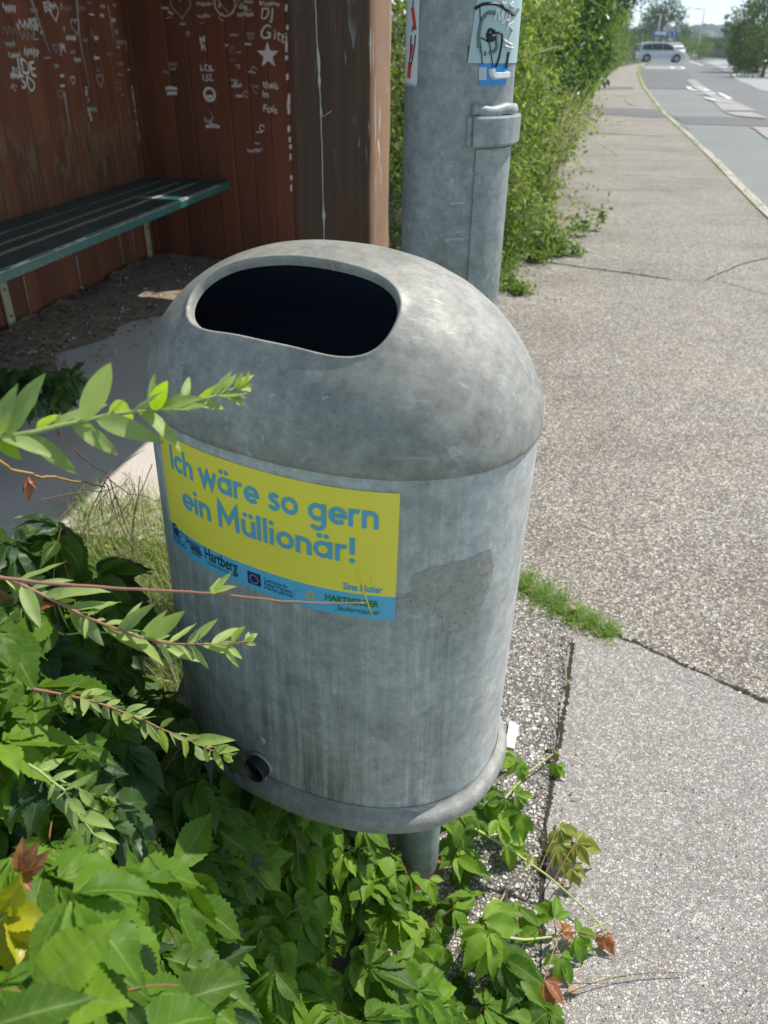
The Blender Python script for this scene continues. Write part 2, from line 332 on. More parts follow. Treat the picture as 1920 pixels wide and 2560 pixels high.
# ============================================================ SETTING
mb = MB(); N_ = 60
gx = np.concatenate([-np.geomspace(900, 3, 14), np.linspace(-2.4, 2.4, 13), np.geomspace(3, 900, 14)]); gy = np.concatenate([np.linspace(-6, 12, 19), np.geomspace(14, 1500, 22)])
V = [(x, y, -.13) for x in gx for y in gy]; mb.grid(V, len(gx), len(gy), flip=True)
tag(mb.build('ground', M['meadow']), kind='structure')
mb = MB()   # soil bed beneath creeper and hedge, gently uneven
us = np.linspace(-4.2, .35, 60); vs = np.linspace(-1.2, 14, 150)
V = []
for u in us:
    for v in vs:
        z = -.045+.012*math.sin(u*9+v*5)+.01*math.sin(u*23-v*17)-(.05 if -2.9 < u < -.25 and 1.75 < v < 5.5 else 0)
        V.append(W(u, v, z))
mb.grid(V, len(us), len(vs), flip=True); tag(mb.build('soil', M['soil'], smooth=True), kind='structure')
# kerb line from the photograph, laid on the ground
kp = [(2100, 690), (1920, 555), (1851, 480), (1770, 393), (1712, 336), (1655, 283), (1608, 220), (1595, 185), (1598, 168), (1622, 155)]
K = [onz(x, y)[:2] for x, y in kp]; K = [K[0]-(K[1]-K[0])*1.6]+K
def smoothline(P, n_):
    P = np.asarray(P); t = np.concatenate([[0], np.cumsum(np.linalg.norm(np.diff(P, axis=0), axis=1))]); tt = np.linspace(0, t[-1], n_)
    Q = np.stack([np.interp(tt, t, P[:, i]) for i in range(P.shape[1])], 1)
    for _ in range(3): Q[1:-1] = (Q[:-2]+2*Q[1:-1]+Q[2:])/4
    return Q
KQ = smoothline(K, 160)
far = KQ[-1]
# pavement: left edge runs along the creeper and the hedge
Lw = [W(-.14, -2), W(-.14, 1.5), W(-.36, 2.2), W(-.42, 5.6), W(-.15, 8), W(.1, 14), W(.40, 21), W(.75, 29), W(1.35, 38), W(2.2, 50), W(3.4, 66), W(5.0, 76)]
mb = MB(); pts = [p[:2] for p in Lw]+[tuple(p) for p in KQ[::-1]]
# as a strip so that it can be wide
LQ = smoothline([p[:2] for p in Lw], 160)
V = [(*p, 0) for p in LQ]+[(*p, 0) for p in KQ]; V = [x for i in range(160) for x in ((*LQ[i], 0.), (*KQ[i], 0.))]
mb.grid(V, 160, 2, flip=True)
V = [x for i in range(160) for x in ((*LQ[i], -.1), (*LQ[i], 0.))]; mb.grid(V, 160, 2, flip=True)
tag(mb.build('pavement', M['walk']), kind='structure')
# kerb stones
def offs(Q, d):
    T = np.gradient(Q, axis=0); T /= np.linalg.norm(T, axis=1)[:, None]; return Q+np.stack([T[:, 1], -T[:, 0]], 1)*d
mb = MB(); K2 = smoothline(K, 150); A = offs(K2, .004); B = offs(K2, .115)
seglen = .42; t = np.concatenate([[0], np.cumsum(np.linalg.norm(np.diff(K2, axis=0), axis=1))]); L = 0
def ip(Q, s): return np.array([np.interp(s, t, Q[:, 0]), np.interp(s, t, Q[:, 1])])
while L < min(t[-1], 75)-.5:
    a0, a1, b0, b1 = ip(A, L), ip(A, L+seglen-.012), ip(B, L), ip(B, L+seglen-.012); h = .012+R_.uniform(-.004, .005); j = R_.uniform(-.008, .008)
    mb.add([(*a0, -.1), (*b0, -.1), (*b1, -.1), (*a1, -.1), (*a0, h), (b0[0]+j, b0[1], h-.006), (b1[0]+j, b1[1], h-.006), (*a1, h)],
           [(4, 5, 6, 7), (0, 1, 5, 4), (1, 2, 6, 5), (2, 3, 7, 6), (3, 0, 4, 7)], R_.random()); L += seglen
tag(bevel(mb.build('kerb', M['kerb']), .008), kind='structure')
# road
mb = MB(); A = offs(KQ, .10); Rp = [(4200, 900), (2700, 330), (2200, 215), (1920, 176), (1820, 148), (1745, 134), (1690, 122)]
Rr = [W(13, -4)[:2], W(13, 5)[:2]]+[onz(x, y, -.05)[:2] for x, y in [(2150, 200), (1920, 176), (1870, 160), (1800, 141), (1740, 130)]]
RQ = smoothline(Rr, 160)
AX = np.concatenate([A[:-6], [onz(1640, 143, -.05)[:2], onz(1660, 134, -.05)[:2], onz(1668, 127, -.05)[:2]]]); AX = smoothline(AX, 160)
V = [x for i in range(160) for x in ((*AX[i], -.05), (*RQ[i], -.05))]; mb.grid(V, 160, 2, flip=True)
tag(mb.build('road', M['road']), kind='structure')
def flat(name, m_, pxs, z, wob=0, seed=1, dens=6):
    P = [onz(x, y, z) for x, y in pxs]; Q = []
    if wob:
        for i in range(len(P)): Q += wig(P[i], P[(i+1) % len(P)], dens, wob, seed+i)[:-1]
    else: Q = P
    b = MB(); poly(b, Q, z); return tag(b.build(name, m_), kind='structure')
zr = -.05
flat('road_patch', M['roadgreen'], [(1650, 268), (1605, 222), (1730, 224), (1790, 262), (1845, 292), (1880, 306), (1940, 322), (2300, 420), (2600, 900), (2100, 672), (1930, 545), (1860, 470), (1782, 388), (1722, 330), (1690, 296)], zr+.004, .02)
flat('road_patch', M['roaddark'], [(1612, 220), (1600, 192), (1606, 176), (1716, 178), (1735, 200), (1722, 222)], zr+.008, .02)
flat('road_patch', M['roaddark'], [(1684, 290), (1800, 292), (1920, 299), (2300, 330), (2300, 350), (1920, 316), (1800, 312), (1712, 310)], zr+.012, .02, 3)
flat('road_patch', M['roadbeige'], [(1608, 172), (1618, 165), (1700, 166), (1712, 174)], zr+.012, .02, 5)
flat('road_patch', M['roadbeige'], [(1717, 198), (1738, 199), (1795, 238), (1858, 262), (1890, 277), (1850, 277), (1805, 276), (1780, 246), (1740, 222)], zr+.016, .01, 7)
flat('road_patch', M['roadbeige'], [(1803, 279), (1880, 279), (1918, 296), (1850, 290)], zr+.020, .02, 9)
flat('road_patch', M['roadbeige'], [(1872, 316), (1960, 320), (2100, 400), (1935, 352)], zr+.020, .02, 9)
flat('road_patch', M['roadpale'], [(1762, 154), (1790, 151), (1830, 152), (1850, 156), (1825, 158), (1845, 165), (1872, 180), (1895, 190), (1960, 212), (1960, 240), (1900, 224), (1850, 204), (1835, 194), (1800, 170)], zr+.008, .05, 11, 8)
flat('road_patch', M['roadpale'], [(1875, 170), (1990, 172), (2100, 230), (1960, 205), (1910, 188)], zr+.008, .05, 12, 8)
flat('road_patch', M['roadpale'], [(1700, 128), (1740, 133), (1760, 140), (1745, 146), (1700, 147), (1712, 138)], zr+.006, .1, 14, 8)
# road paint
def paintline(name, strokes, w_, z, m_):
    b = MB()
    for k, s_ in enumerate(strokes):
        P = [onz(x, y, z) for x, y in s_]; P = smoothline(np.array(P), max(6, len(P)*5))
        T = np.gradient(P, axis=0); T /= np.linalg.norm(T, axis=1)[:, None]; Nn = np.stack([-T[:, 1], T[:, 0], 0*T[:, 0]], 1)
        q = P.copy(); q[:, 2] += k*.0012; V = [x for i in range(len(P)) for x in (q[i]+Nn[i]*w_/2, q[i]-Nn[i]*w_/2)]
        b.grid(V, len(P), 2)
    o = b.build(name, m_); return tag(o, kind='structure')
paintline('road_marking', [[(1720, 216), (1745, 218), (1774, 226), (1745, 228), (1724, 222), (1720, 216)], [(1740, 232), (1765, 236), (1795, 231), (1830, 249), (1800, 247), (1765, 246)],
    [(1762, 243), (1790, 252), (1840, 256)], [(1700, 217), (1760, 222)]][:3], .17, zr+.026, M['paint'])
paintline('road_marking', [[(1679, 167), (1700, 166), (1712, 170), (1700, 173), (1682, 172), (1679, 167)], [(1722, 153), (1756, 164)]], .25, zr+.026, M['paint'])
paintline('road_marking', [[(1672, 155), (1678, 155)], [(1687, 155), (1694, 155)]], .6, zr+.026, M['whitep'])
# pavement details: newer slab of fine asphalt, cracks, patch
e1 = onz(1402, 1548); e2 = onz(1363, 2050); dirn = (e2-e1)/np.linalg.norm(e2-e1)
mb = MB(); Q = wig(onz(1428, 1592), onz(1365, 2050), 26, .0028, 3)+wig(onz(1365, 2050), onz(1350, 2900), 8, .004, 4)[1:]
Q += [onz(4200, 3000), onz(4200, 2300)]+[onz(2600, 1960)]+wig(onz(1920, 1768), onz(1545, 1600), 40, .004, 5)+wig(onz(1545, 1600), onz(1428, 1592), 10, .004, 6)[1:-1]
poly(mb, Q, .007, .010); tag(mb.build('pavement_slab', M['slab']), kind='structure')
mb = MB(); Q = wig(onz(1416, 1590), onz(1358, 2050), 20, .006, 13)+[onz(1340, 2900), onz(900, 2900), onz(960, 2000)]+wig(onz(1230, 1480), onz(1416, 1560), 10, .004, 8)
poly(mb, Q, .004); tag(mb.build('pavement_edge_strip', M['strip']), kind='structure')
M['crack'] = mat('crack_dirt', (.035, .03, .022), .95)
def crack(pxs, w0, seed, z=.0045, n_=26, amp=.004):
    P = []
    for i in range(len(pxs)-1): P += wig(onz(*pxs[i], z), onz(*pxs[i+1], z), n_, amp, seed+i)[(1 if i else 0):]
    P = smoothline(np.array(P), len(P)*2); T = np.gradient(P, axis=0); T /= np.linalg.norm(T, axis=1)[:, None]; Nn = np.stack([-T[:, 1], T[:, 0], 0*T[:, 0]], 1); q = np.random.default_rng(seed)
    ww = w0*np.abs(q.normal(.9, .45, len(P)))*np.minimum(1, np.minimum(np.arange(len(P)), np.arange(len(P))[::-1])/4+.15)
    V = [x for i in range(len(P)) for x in (P[i]+Nn[i]*ww[i]/2, P[i]-Nn[i]*ww[i]/2)]
    b = MB(); b.grid(V, len(P), 2); return tag(b.build('pavement_crack', M['crack']), kind='structure')
crack([(1300, 1470), (1420, 1537), (1545, 1588), (1620, 1620), (1700, 1659), (1820, 1712), (1925, 1756)], .013, 1, n_=14, amp=.0032)
crack([(1432, 1594), (1415, 1760), (1364, 2050), (1350, 2300)], .0105, 2, .0075, 22, .0014)
crack([(1340, 650), (1460, 668), (1560, 680), (1680, 698)], .018, 3); crack([(1680, 698), (1800, 702), (1930, 740)], .006, 4)
crack([(1760, 700), (1850, 660), (1940, 640)], .010, 7)
crack([(1480, 432), (1600, 438), (1700, 446), (1800, 450)], .012, 5); crack([(1560, 250), (1575, 262), (1600, 268)], .03, 6, n_=6)
def quadpx(name, m_, pxs, z): return flat(name, m_, pxs, z, .01, 21, 8)
quadpx('pavement_patch', M['roaddark'], [(1455, 270), (1520, 269), (1600, 271), (1650, 276), (1672, 294), (1620, 293), (1540, 288), (1455, 285)], .006)
quadpx('pavement_patch', M['roaddark'], [(1470, 219), (1580, 217), (1584, 222), (1470, 225)], .006)
# floor slab under the shelter
mb = MB(); Q = wig(W(-1.10, 1.92), W(-1.10, 2.0), 2, 0)+[W(-.3, 1.98), W(-.3, 5.31)]+[W(-2.3, 5.31)]+[W(-2.74, 5.2), W(-2.74, 1.92)]
Q = [W(-2.74, 1.8), W(-.3, 1.86), W(-.3, 5.3), W(-2.74, 5.3)]
poly(mb, Q, -.007, .1); tag(mb.build('shelter_floor', M['slabc']), kind='structure')
mb = MB(); Q = [W(-2.76, 1.0), W(-2.2, 1.0)]+wig(W(-2.25, 2.6), W(-2.05, 5.28), 30, .09, 5)+[W(-2.76, 5.28)]
us = np.linspace(0, 1, 12); nv = 60; V = []
q5 = np.random.default_rng(5)
for i in range(nv):
    v = 1.0+4.28*i/(nv-1); wd = .52+.09*math.sin(v*3.1)+.05*math.sin(v*11)+.12*max(0, 1-abs(v-4.1)/.8)
    for t_ in us: V.append(W(-2.755+wd*t_, v, .004+(.035*(1-t_)**.7+.010*q5.normal()*(1-t_))))
mb.grid(V, nv, 12); M_dirt = tarmac('dry_dirt', (.235, .18, .125), .3, 34); tag(mb.build('dirt', M_dirt, smooth=True), kind='structure')

# ============================================================ HILLS
mb = MB()
for k, (D, hs, sd) in enumerate(((620, 17.0, 1), (760, 22, 2))):
    q = np.random.default_rng(sd); n_ = 420; xs = np.linspace(-150, 620, n_)
    prof = hs*(.62+.20*np.sin(xs/71.+k*2+.6)+.14*np.sin(xs/29.+k)+.05*np.sin(xs/11.))
    tt = np.abs(q.normal(0, 1, n_))*1.1+np.convolve(q.normal(0, 1, n_+4), np.ones(5)/5, 'valid')*1.6
    V = []
    for i in range(n_):
        x = xs[i]
        for j, (dy, fr) in enumerate(((-60, -.1), (-36, .35), (-20, .7), (-8, .93), (0, 1.), (25, .9), (90, 0.))):
            z = prof[i]*fr+(tt[i]+q.normal(0, .9))*(1 if 0 < fr else 0)
            V.append((x+q.normal(0, .7), D+dy+q.normal(0, 1.5), z-.3))
    f0 = len(mb.f); mb.grid(V, n_, 7, flip=True)
mb.r = list(rng.random(len(mb.r))); tag(mb.build('hills', M['hill']), kind='structure')

# ============================================================ BUS SHELTER
UB, VS = -2.79, 5.31
shelter = thing('bus_shelter', 'open red brown board bus shelter covered in white scribbles, behind the bin', 'bus shelter', W(UB, VS))
PW = .132
def planks(name, o, along, normal, n_, m_, zt=2.2, seed=1, w_=PW):
    """vertical tongue and groove boards; each has chamfered long edges"""
    b = MB(); q = np.random.default_rng(seed); c = .007
    for i in range(n_):
        x0, x1 = i*w_, (i+1)*w_; r = q.random(); j = q.normal(0, .0008)
        prof = [(x0+.001, -.006), (x0+c, j), (x1-c, j), (x1-.001, -.006), (x1-.001, -.02), (x0+.001, -.02)]
        V = [o+along*p[0]+normal*p[1]+ZV*z for z in (-.02, zt) for p in prof]; k = len(prof)
        b.add(V, [(a_, (a_+1) % k, (a_+1) % k+k, a_+k) for a_ in range(k)]+[tuple(range(k))[::-1], tuple(range(k, 2*k))], r)
    return b.build(name, m_, shelter)
planks('plank_wall', W(UB, VS+.02), -DV, EU, 36, M['redwood'], seed=2)
planks('plank_wall', W(UB+.0, VS), EU, -DV, 9, M['redwood2'], seed=3); planks('plank_wall', W(UB+9*PW, VS), EU, -DV, 2, M['redwood2'], zt=1.98, seed=5)
b = MB(); b.box(W(UB+.001, VS-.028, -.02), EU*.028, DV*.026, ZV*2.2, .4); b.build('corner_batten', M['redwood2'], shelter)
# front post, sunlight painted into its street side as a lighter timber colour
pc = ondot(735, 300, DV, 1.68); pu = pc@EU; PWD = .158
b = MB(); q = np.random.default_rng(4)
nz = 60
V = []
cols = [(0, 0), (.02, -.002), (.3, 0), (.6, .001), (.95, -.001), (1, .012), (1, .3), (1, .7), (1, .97), (.98, 1), (0, 1)]
for i in range(nz):
    z = -.1+2.35*i/(nz-1)
    for a_, c_ in cols: V.append(W(pu+PWD*a_+q.normal(0, .0007), 1.68+PWD*1.35*c_+q.normal(0, .0007), z))
k = len(cols); f = []; mi = []; 
for i in range(nz-1):
    for j in range(k):
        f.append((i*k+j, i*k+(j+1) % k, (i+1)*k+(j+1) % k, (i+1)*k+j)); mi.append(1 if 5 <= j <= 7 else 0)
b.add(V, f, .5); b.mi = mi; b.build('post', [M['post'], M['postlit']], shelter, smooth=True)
b = MB(); b.box(W(UB-.2, .9, 2.24), EU*(2.79+.2-.32), DV*4.43, ZV*.03); b.box(W(UB-.2, .9, 2.271), EU*.02, DV*4.43, ZV*.1)
b.box(W(pu+.02, .95, 2.06), EU*.12, DV*.9, ZV*.178); b.build('roof', M['post'], shelter)
b = MB(); b.box(W(pu, 4.95, -.1), EU*.15, DV*.15, ZV*2.15)
# scribbles
def font_mesh(txt, size=1., bold=0., shear=0.):
    cu = bpy.data.curves.new('t', 'FONT'); cu.body = txt; cu.size = size; cu.offset = bold; cu.shear = shear; cu.resolution_u = 3
    o = bpy.data.objects.new('t', cu); sc.collection.objects.link(o); dg = bpy.context.evaluated_depsgraph_get(); me = o.evaluated_get(dg).to_mesh()
    v = np.array([x.co[:] for x in me.vertices]).reshape(-1, 3); f = [tuple(p.vertices) for p in me.polygons]; o.evaluated_get(dg).to_mesh_clear()
    bpy.data.objects.remove(o); bpy.data.curves.remove(cu); return v, f
def stroke2(mb, pts, w_, fn, z=0., mi=0, closed=False, sub=None):
    P = np.asarray(pts, float)
    if closed: P = np.vstack([P, P[:1]])
    if sub:
        Q = [P[0]]
        for i in range(len(P)-1):
            n_ = max(1, int(np.linalg.norm(P[i+1]-P[i])/sub)); Q += [P[i]+(P[i+1]-P[i])*(k+1)/n_ for k in range(n_)]
        P = np.array(Q)
    D = np.diff(P, axis=0); L_ = np.linalg.norm(D, axis=1); keep = np.concatenate([[True], L_ > 1e-7]); P = P[keep]; D = np.diff(P, axis=0); D /= np.linalg.norm(D, axis=1)[:, None]
    V = []
    for i in range(len(P)):
        if closed and i in (0, len(P)-1): d0, d1 = D[-1], D[0]
        else: d0, d1 = D[max(0, i-1)], D[min(len(D)-1, i)]
        n0 = np.array([-d0[1], d0[0]]); n1 = np.array([-d1[1], d1[0]]); m_ = n0+n1; m_ /= max(np.linalg.norm(m_), 1e-6); s_ = min(2.6, 1/max(m_@n0, .35))
        for sg in (1, -1): x = P[i]+m_*sg*w_/2*s_; V.append(fn(x[0], x[1], z))
    mb.grid(V, len(P), 2, .5); mb.mi[-(len(P)-1):] = [mi]*(len(P)-1)
def scribble(kind, q, s_):
    if kind == 0:   # a wavering word
        x = np.linspace(0, 1, 22); return [np.stack([x*s_*2, s_*.35*np.sin(x*q.uniform(18, 34)+q.uniform(0, 6))*q.uniform(.4, 1, 22)], 1)]
    if kind == 1:   # heart
        t_ = np.linspace(0, 2*math.pi, 24); return [np.stack([16*np.sin(t_)**3, 13*np.cos(t_)-5*np.cos(2*t_)-2*np.cos(3*t_)-np.cos(4*t_)], 1)*s_/18]
    if kind == 2: return [q.normal(0, .45, (int(q.integers(3, 7)), 2))*s_]
    if kind == 3: return [np.cumsum(q.normal(0, .25, (9, 2)), 0)*s_]
    if kind == 4: return [np.array([[0, 0], [s_*1.3, q.normal(0, .1)*s_]])]
    t_ = np.linspace(0, 5.5, 14); return [np.stack([np.cos(t_)*.5, np.sin(t_)*.6], 1)*s_]
def wallfn(which):
    if which == 'back': n_, c_, al, nr = EU, UB+.0018, DV, EU      # runs away from the camera
    else: n_, c_, al, nr = DV, VS-.0018, EU, -DV
    def place(px, py):
        o = ondot(px, py, n_, c_)
        return lambda x, y, z=0.: o+al*x+ZV*y+nr*z
    return place
pb, ps = wallfn('back'), wallfn('side')
g1, g2 = MB(), MB(); q = np.random.default_rng(11)
backpts = [(8, 20), (40, 60), (12, 110), (30, 140), (75, 25), (70, 50), (60, 65), (50, 90), (85, 60), (120, 12), (135, 30), (155, 20), (160, 70), (165, 95), (150, 20), (195, 20), (188, 65), (225, 15), (222, 35), (228, 80), (235, 95),
  (250, 15), (250, 38), (280, 12), (278, 50), (285, 80), (290, 105), (290, 118), (315, 60), (318, 85), (318, 118), (312, 105), (138, 120), (135, 165), (178, 95), (175, 130), (185, 150), (182, 200), (150, 190), (150, 215), (150, 235),
  (240, 180), (250, 200), (235, 145), (265, 135), (292, 160), (293, 185), (298, 215), (300, 240), (318, 175), (212, 220), (218, 245), (222, 275), (20, 140), (25, 190), (35, 225), (60, 130), (105, 80), (110, 145), (95, 100), (5, 75), (270, 60), (205, 100), (330, 30)]
for i, (x, y) in enumerate(backpts):
    kd = int(q.choice([0, 0, 2, 3, 3, 4, 5, 0, 1])); s_ = q.uniform(.020, .05)*(1.5 if x < 120 else 1)
    for st in scribble(kd, q, s_): stroke2(g1 if q.random() < .5 else g2, st, q.uniform(.0025, .009), pb(x, y), .0005+.0003*(i % 7))
sidepts = [(450, 60), (500, 58), (520, 38), (520, 10), (555, 15), (555, 42), (610, 5), (608, 25), (610, 45), (665, 8), (665, 20), (575, 88), (572, 110), (580, 125), (590, 130), (575, 150), (590, 165), (615, 85), (620, 95), (612, 110), (620, 180), (635, 175), (630, 215), (615, 235), (640, 225), (420, 160), (425, 172), (425, 185),
  (420, 215), (430, 222), (415, 236), (580, 215), (575, 200), (590, 240), (525, 300), (655, 320), (640, 330), (636, 358), (640, 372), (470, 85), (425, 30), (405, 20), (415, 45)]
for i, (x, y) in enumerate(sidepts):
    kd = int(q.choice([0, 0, 3, 4, 5, 0])); s_ = q.uniform(.018, .034)
    for st in scribble(kd, q, s_): stroke2(g1 if q.random() < .45 else g2, st, q.uniform(.002, .006), ps(x, y), .0005+.0003*(i % 7))
for (x, y) in [(452, 15), (572, 5)]:
    for st in scribble(1, q, .075): stroke2(g2, st, .006, ps(x, y), .001, closed=False)
t_ = np.linspace(0, 6.2, 30); stroke2(g1, np.stack([np.cos(t_), np.sin(t_)], 1)*.066, .006, ps(562, 8), .001)
for (x, y, txt, s_, bo, rot) in [(650, 46, 'DJ', .085, .001, -.06), (650, 97, 'G', .105, .001, 0), (684, 98, 'itti', .085, .001, -.25), (655, 218, 'theb', .058, .003, -.1), (655, 243, 'in', .062, .003, 0), (655, 278, 'Fois', .062, .003, -.1), (501, 107, 'M', .052, .004, 0), (503, 127, 'R', .052, .004, 0),
        (502, 177, 'LOL', .052, .003, 0), (505, 200, 'LSL', .052, .003, -.08), (597, 23, 'die', .045, .002, 0), (595, 40, 'coolste', .036, .002, 0), (490, 14, 'melissa', .032, .001, 0), (492, 44, 'annika', .032, .001, 0), (510, 306, 'lisal', .04, .001, 0), (655, 14, 'summer', .034, .001, 0), (585, 215, 'k.s', .045, .002, 0), (618, 380, 'immer', .036, .001, 0)]:
    v, f = font_mesh(txt, s_, bo*.3, .25*math.sin(x)); v = v+.004*np.sin(v[:, [1, 0, 2]]*90+x)*np.array([1, 1, 0]); c_, s2 = math.cos(rot), math.sin(rot); fn = ps(x, y)
    g1.add([fn(a_[0]*c_-a_[1]*s2, a_[0]*s2+a_[1]*c_, .0025) for a_ in v], f)
for (x, y, txt, s_, bo, rot) in [(48, 183, 'IDE', .10, .004, -.15), (55, 220, 'SO', .095, .004, -.2), (150, 130, 'JM', .06, .002, 0), (213, 240, 'e', .07, .002, 0), (216, 268, 'mo', .06, .002, -1.4), (326, 215, 'Unsere Punkte', .055, .001, -1.52), (112, 30, 'BS', .07, .003, 0), (28, 190, 'RS', .07, .002, -.2)]:
    v, f = font_mesh(txt, s_, bo*.3, .3*math.sin(x)); v = v+.005*np.sin(v[:, [1, 0, 2]]*80+x)*np.array([1, 1, 0]); c_, s2 = math.cos(rot), math.sin(rot); fn = pb(x, y)
    g1.add([fn(a_[0]*c_-a_[1]*s2, a_[0]*s2+a_[1]*c_, .0025) for a_ in v], f)
# star, filled
fn = ps(670, 138); st = []
for i in range(10):
    r = .075 if i % 2 == 0 else .03; a_ = math.pi/2+i*math.pi/5; st.append(fn(r*math.cos(a_), r*math.sin(a_)-.0, .002))
g1.add([fn(0, 0, .002)]+st, [(0, i+1, (i+1) % 10+1) for i in range(10)])
fn = ps(524, 236); t_ = np.linspace(0, 2*math.pi, 21)[:-1]; stroke2(g1, np.stack([np.cos(t_)*.036, np.sin(t_)*.036], 1), .015, fn, .002, closed=True); stroke2(g1, [(-.02, -.012), (.02, -.012)], .018, fn, .0025)
for (x, y, L_) in [(414, 221, .08), (418, 233, .07), (515, 316, .095), (522, 314, .06)]: stroke2(g1, [(0, 0), (L_*.5, .003), (L_, .0)], .018, ps(x, y), .002)
for i, (x, y) in enumerate([(715, 28), (718, 75), (716, 130), (716, 150), (718, 200), (722, 250), (722, 262), (720, 275), (722, 285), (722, 330), (724, 355), (726, 372), (726, 400), (728, 450), (728, 478), (726, 15)]): stroke2(g1, [(0, 0), (.004, q.uniform(.02, .06))], q.uniform(.012, .02), ps(x, y), .0006+.0002*(i % 5))
g1.build('graffiti', M['scrawl'], shelter); g2.build('faded_graffiti', M['scrawl2'], shelter)
b = MB()
for st in ([(78, 0), (100, 60), (112, 100), (125, 130)], [(192, 0), (196, 60), (200, 105), (212, 160), (225, 220)], [(328, 0), (332, 60), (340, 140), (352, 230), (362, 330)], [(160, 230), (165, 260), (175, 330)], [(270, 15), (278, 60), (285, 110)], [(296, 570), (308, 650), (322, 690)], [(330, 575), (340, 650)], [(190, 640), (205, 720), (213, 745)], [(58, 690), (72, 760), (83, 808)]):
    P = [ondot(x, y, EU, UB+.002) for x, y in st]; L_ = MB()
    P = smoothline(np.array(P), 16); ww = np.interp(np.linspace(0, 1, 16), [0, .4, 1], [.022, .014, .004])*(.5 if st[0][1] > 500 else 1)
    V = [x for i in range(16) for x in (P[i]+DV*ww[i]/2, P[i]-DV*ww[i]/2)]; b.grid(V, 16, 2)
b.build('dried_drips', M['scrawl2'], shelter)

# ------------------------------------------------------------ bench
BZ = .54; ubf = -2.17
bench = thing('bench', 'dark green slatted bench with worn edges inside the shelter', 'bench', W(UB+.3, 4, 0))
def ext(b, prof, v0, v1, v0b=None, n_=14, chip=None, ch=0.):
    """profile (u,z) swept along the street direction; far end may be cut at a slant"""
    k = len(prof); V = []
    for i in range(n_):
        t_ = i/(n_-1)
        for (u, z) in prof: V.append(W(u, v0+(v1-v0)*t_+(ch*(prof[-1][0]-u) if i == n_-1 else 0), z))
    f = [(i*k+j, i*k+(j+1) % k, (i+1)*k+(j+1) % k, (i+1)*k+j) for i in range(n_-1) for j in range(k)]+[tuple(range(k))[::-1], tuple((n_-1)*k+j for j in range(k))]
    b.add(V, f, .5)
ws = [(UB+.02, UB+.17), (UB+.185, UB+.315), (UB+.33, UB+.435), (UB+.45, ubf)]
for i, (u0, u1) in enumerate(ws):
    b = MB(); e_ = VS-.03-(.0 if i < 3 else .06)
    ext(b, [(u0, BZ-.045), (u1, BZ-.045), (u1, BZ-.012), (u1-.004, BZ-.002), (u1-.010, BZ), (u0+.010, BZ), (u0, BZ-.008)], .9, e_, ch=(.35 if i == 3 else .15)*(-1))
    s_ = b.build('seat_slat', M['bench'], bench)
b = MB(); q = np.random.default_rng(8)
for (u, wd) in [(ubf-.002, .030), (UB+.452, .016), (UB+.433, .02), (UB+.333, .012), (UB+.312, .008), (UB+.188, .006)]:
    n_ = 90; V = []
    for i in range(n_):
        v = .95+(VS-.2-.95)*i/(n_-1); a_ = wd*(.35+.65*abs(q.normal(.6, .4))); 
        if wd > .01: V += [W(u-a_/2, v, BZ+.0012), W(u+wd*.3 if u < ubf-.02 else ubf+.0012, v, BZ+.0012 if u < ubf-.02 else BZ-.007)]
        else: V += [W(u-a_/2, v, BZ+.0012), W(u+a_/2, v, BZ+.0012)]
    b.grid(V, n_, 2, flip=False)
b.build('worn_edge', M['chip'], bench)
b = MB(); q = np.random.default_rng(12)
for i in range(46):
    o = W(q.uniform(UB+.47, ubf-.06), q.uniform(2.6, 4.9), BZ+.0015+.0002*(i % 6)); fn = (lambda o: lambda x, y, z=0.: o+DV*x-EU*y+ZV*z)(o)
    for st in scribble(int(q.choice([0, 3, 2, 5])), q, q.uniform(.03, .06)): stroke2(b, st, q.uniform(.003, .006), fn)
b.build('scratched_graffiti', M['scrawl2'], bench)
for vb, flr in ((ondot(28, 800, EU, UB+.01)@DV, .02), (VS-.13, .02), (1.5, .02)):
    b = MB(); uo = UB+.004
    b.box(W(uo, vb-.03, flr), EU*.012, DV*.06, ZV*.25, bev=1)                      # bar screwed to the boards
    pts = [W(uo+.006, vb, flr+.23), W(UB+.30, vb, BZ-.06)]
    d_ = pts[1]-pts[0]; b.box(pts[0]-DV*.03, d_, DV*.06, ZV*.018); b.box(W(uo, vb-.03, BZ-.075), EU*.52, DV*.06, ZV*.028)
    o = bevel(b.build('bracket', M['cream'], bench), .003)
    for zz in (.06, .2):
        b = MB(); b.tube([W(uo+.012, vb, flr+zz), W(uo+.016, vb, flr+zz)], .009, 10); b.build('bolt', M['rust'], o)
# dusty cobweb thread hanging in front of the post
zs_ = [onz(0, 0)]; P = [ondot(x, y, DV, 1.662) for x, y in [(787, -60), (790, 30), (794, 120), (798, 160), (797, 190), (800, 240), (803, 300), (806, 420), (808, 480), (811, 540), (812, 610), (812, 660)]]
P = np.array(P); P = smoothline(P, 90); q = np.random.default_rng(3); P[:, 0] += np.cumsum(q.normal(0, .0004, 90))*.5
rr = .0010+.0012*np.maximum(0, np.sin(np.arange(90)*.37)**5)*q.random(90)+np.array([.0030*math.exp(-((i-24)/3.)**2)+.003*math.exp(-((i-72)/2.5)**2)+.0025*math.exp(-((i-29)/1.5)**2) for i in range(90)])*q.uniform(.4, 1, 90)
b = MB(); b.tube(P, rr, 6); b.tube([P[36], P[38]+.004*EU-.01*ZV, ondot(828, 278, DV, 1.662)], .0009, 5)
tag(b.build('cobweb_thread', M['silk'], loc=P[0]), 'dusty cobweb thread hanging in front of the dark shelter post', 'cobweb')

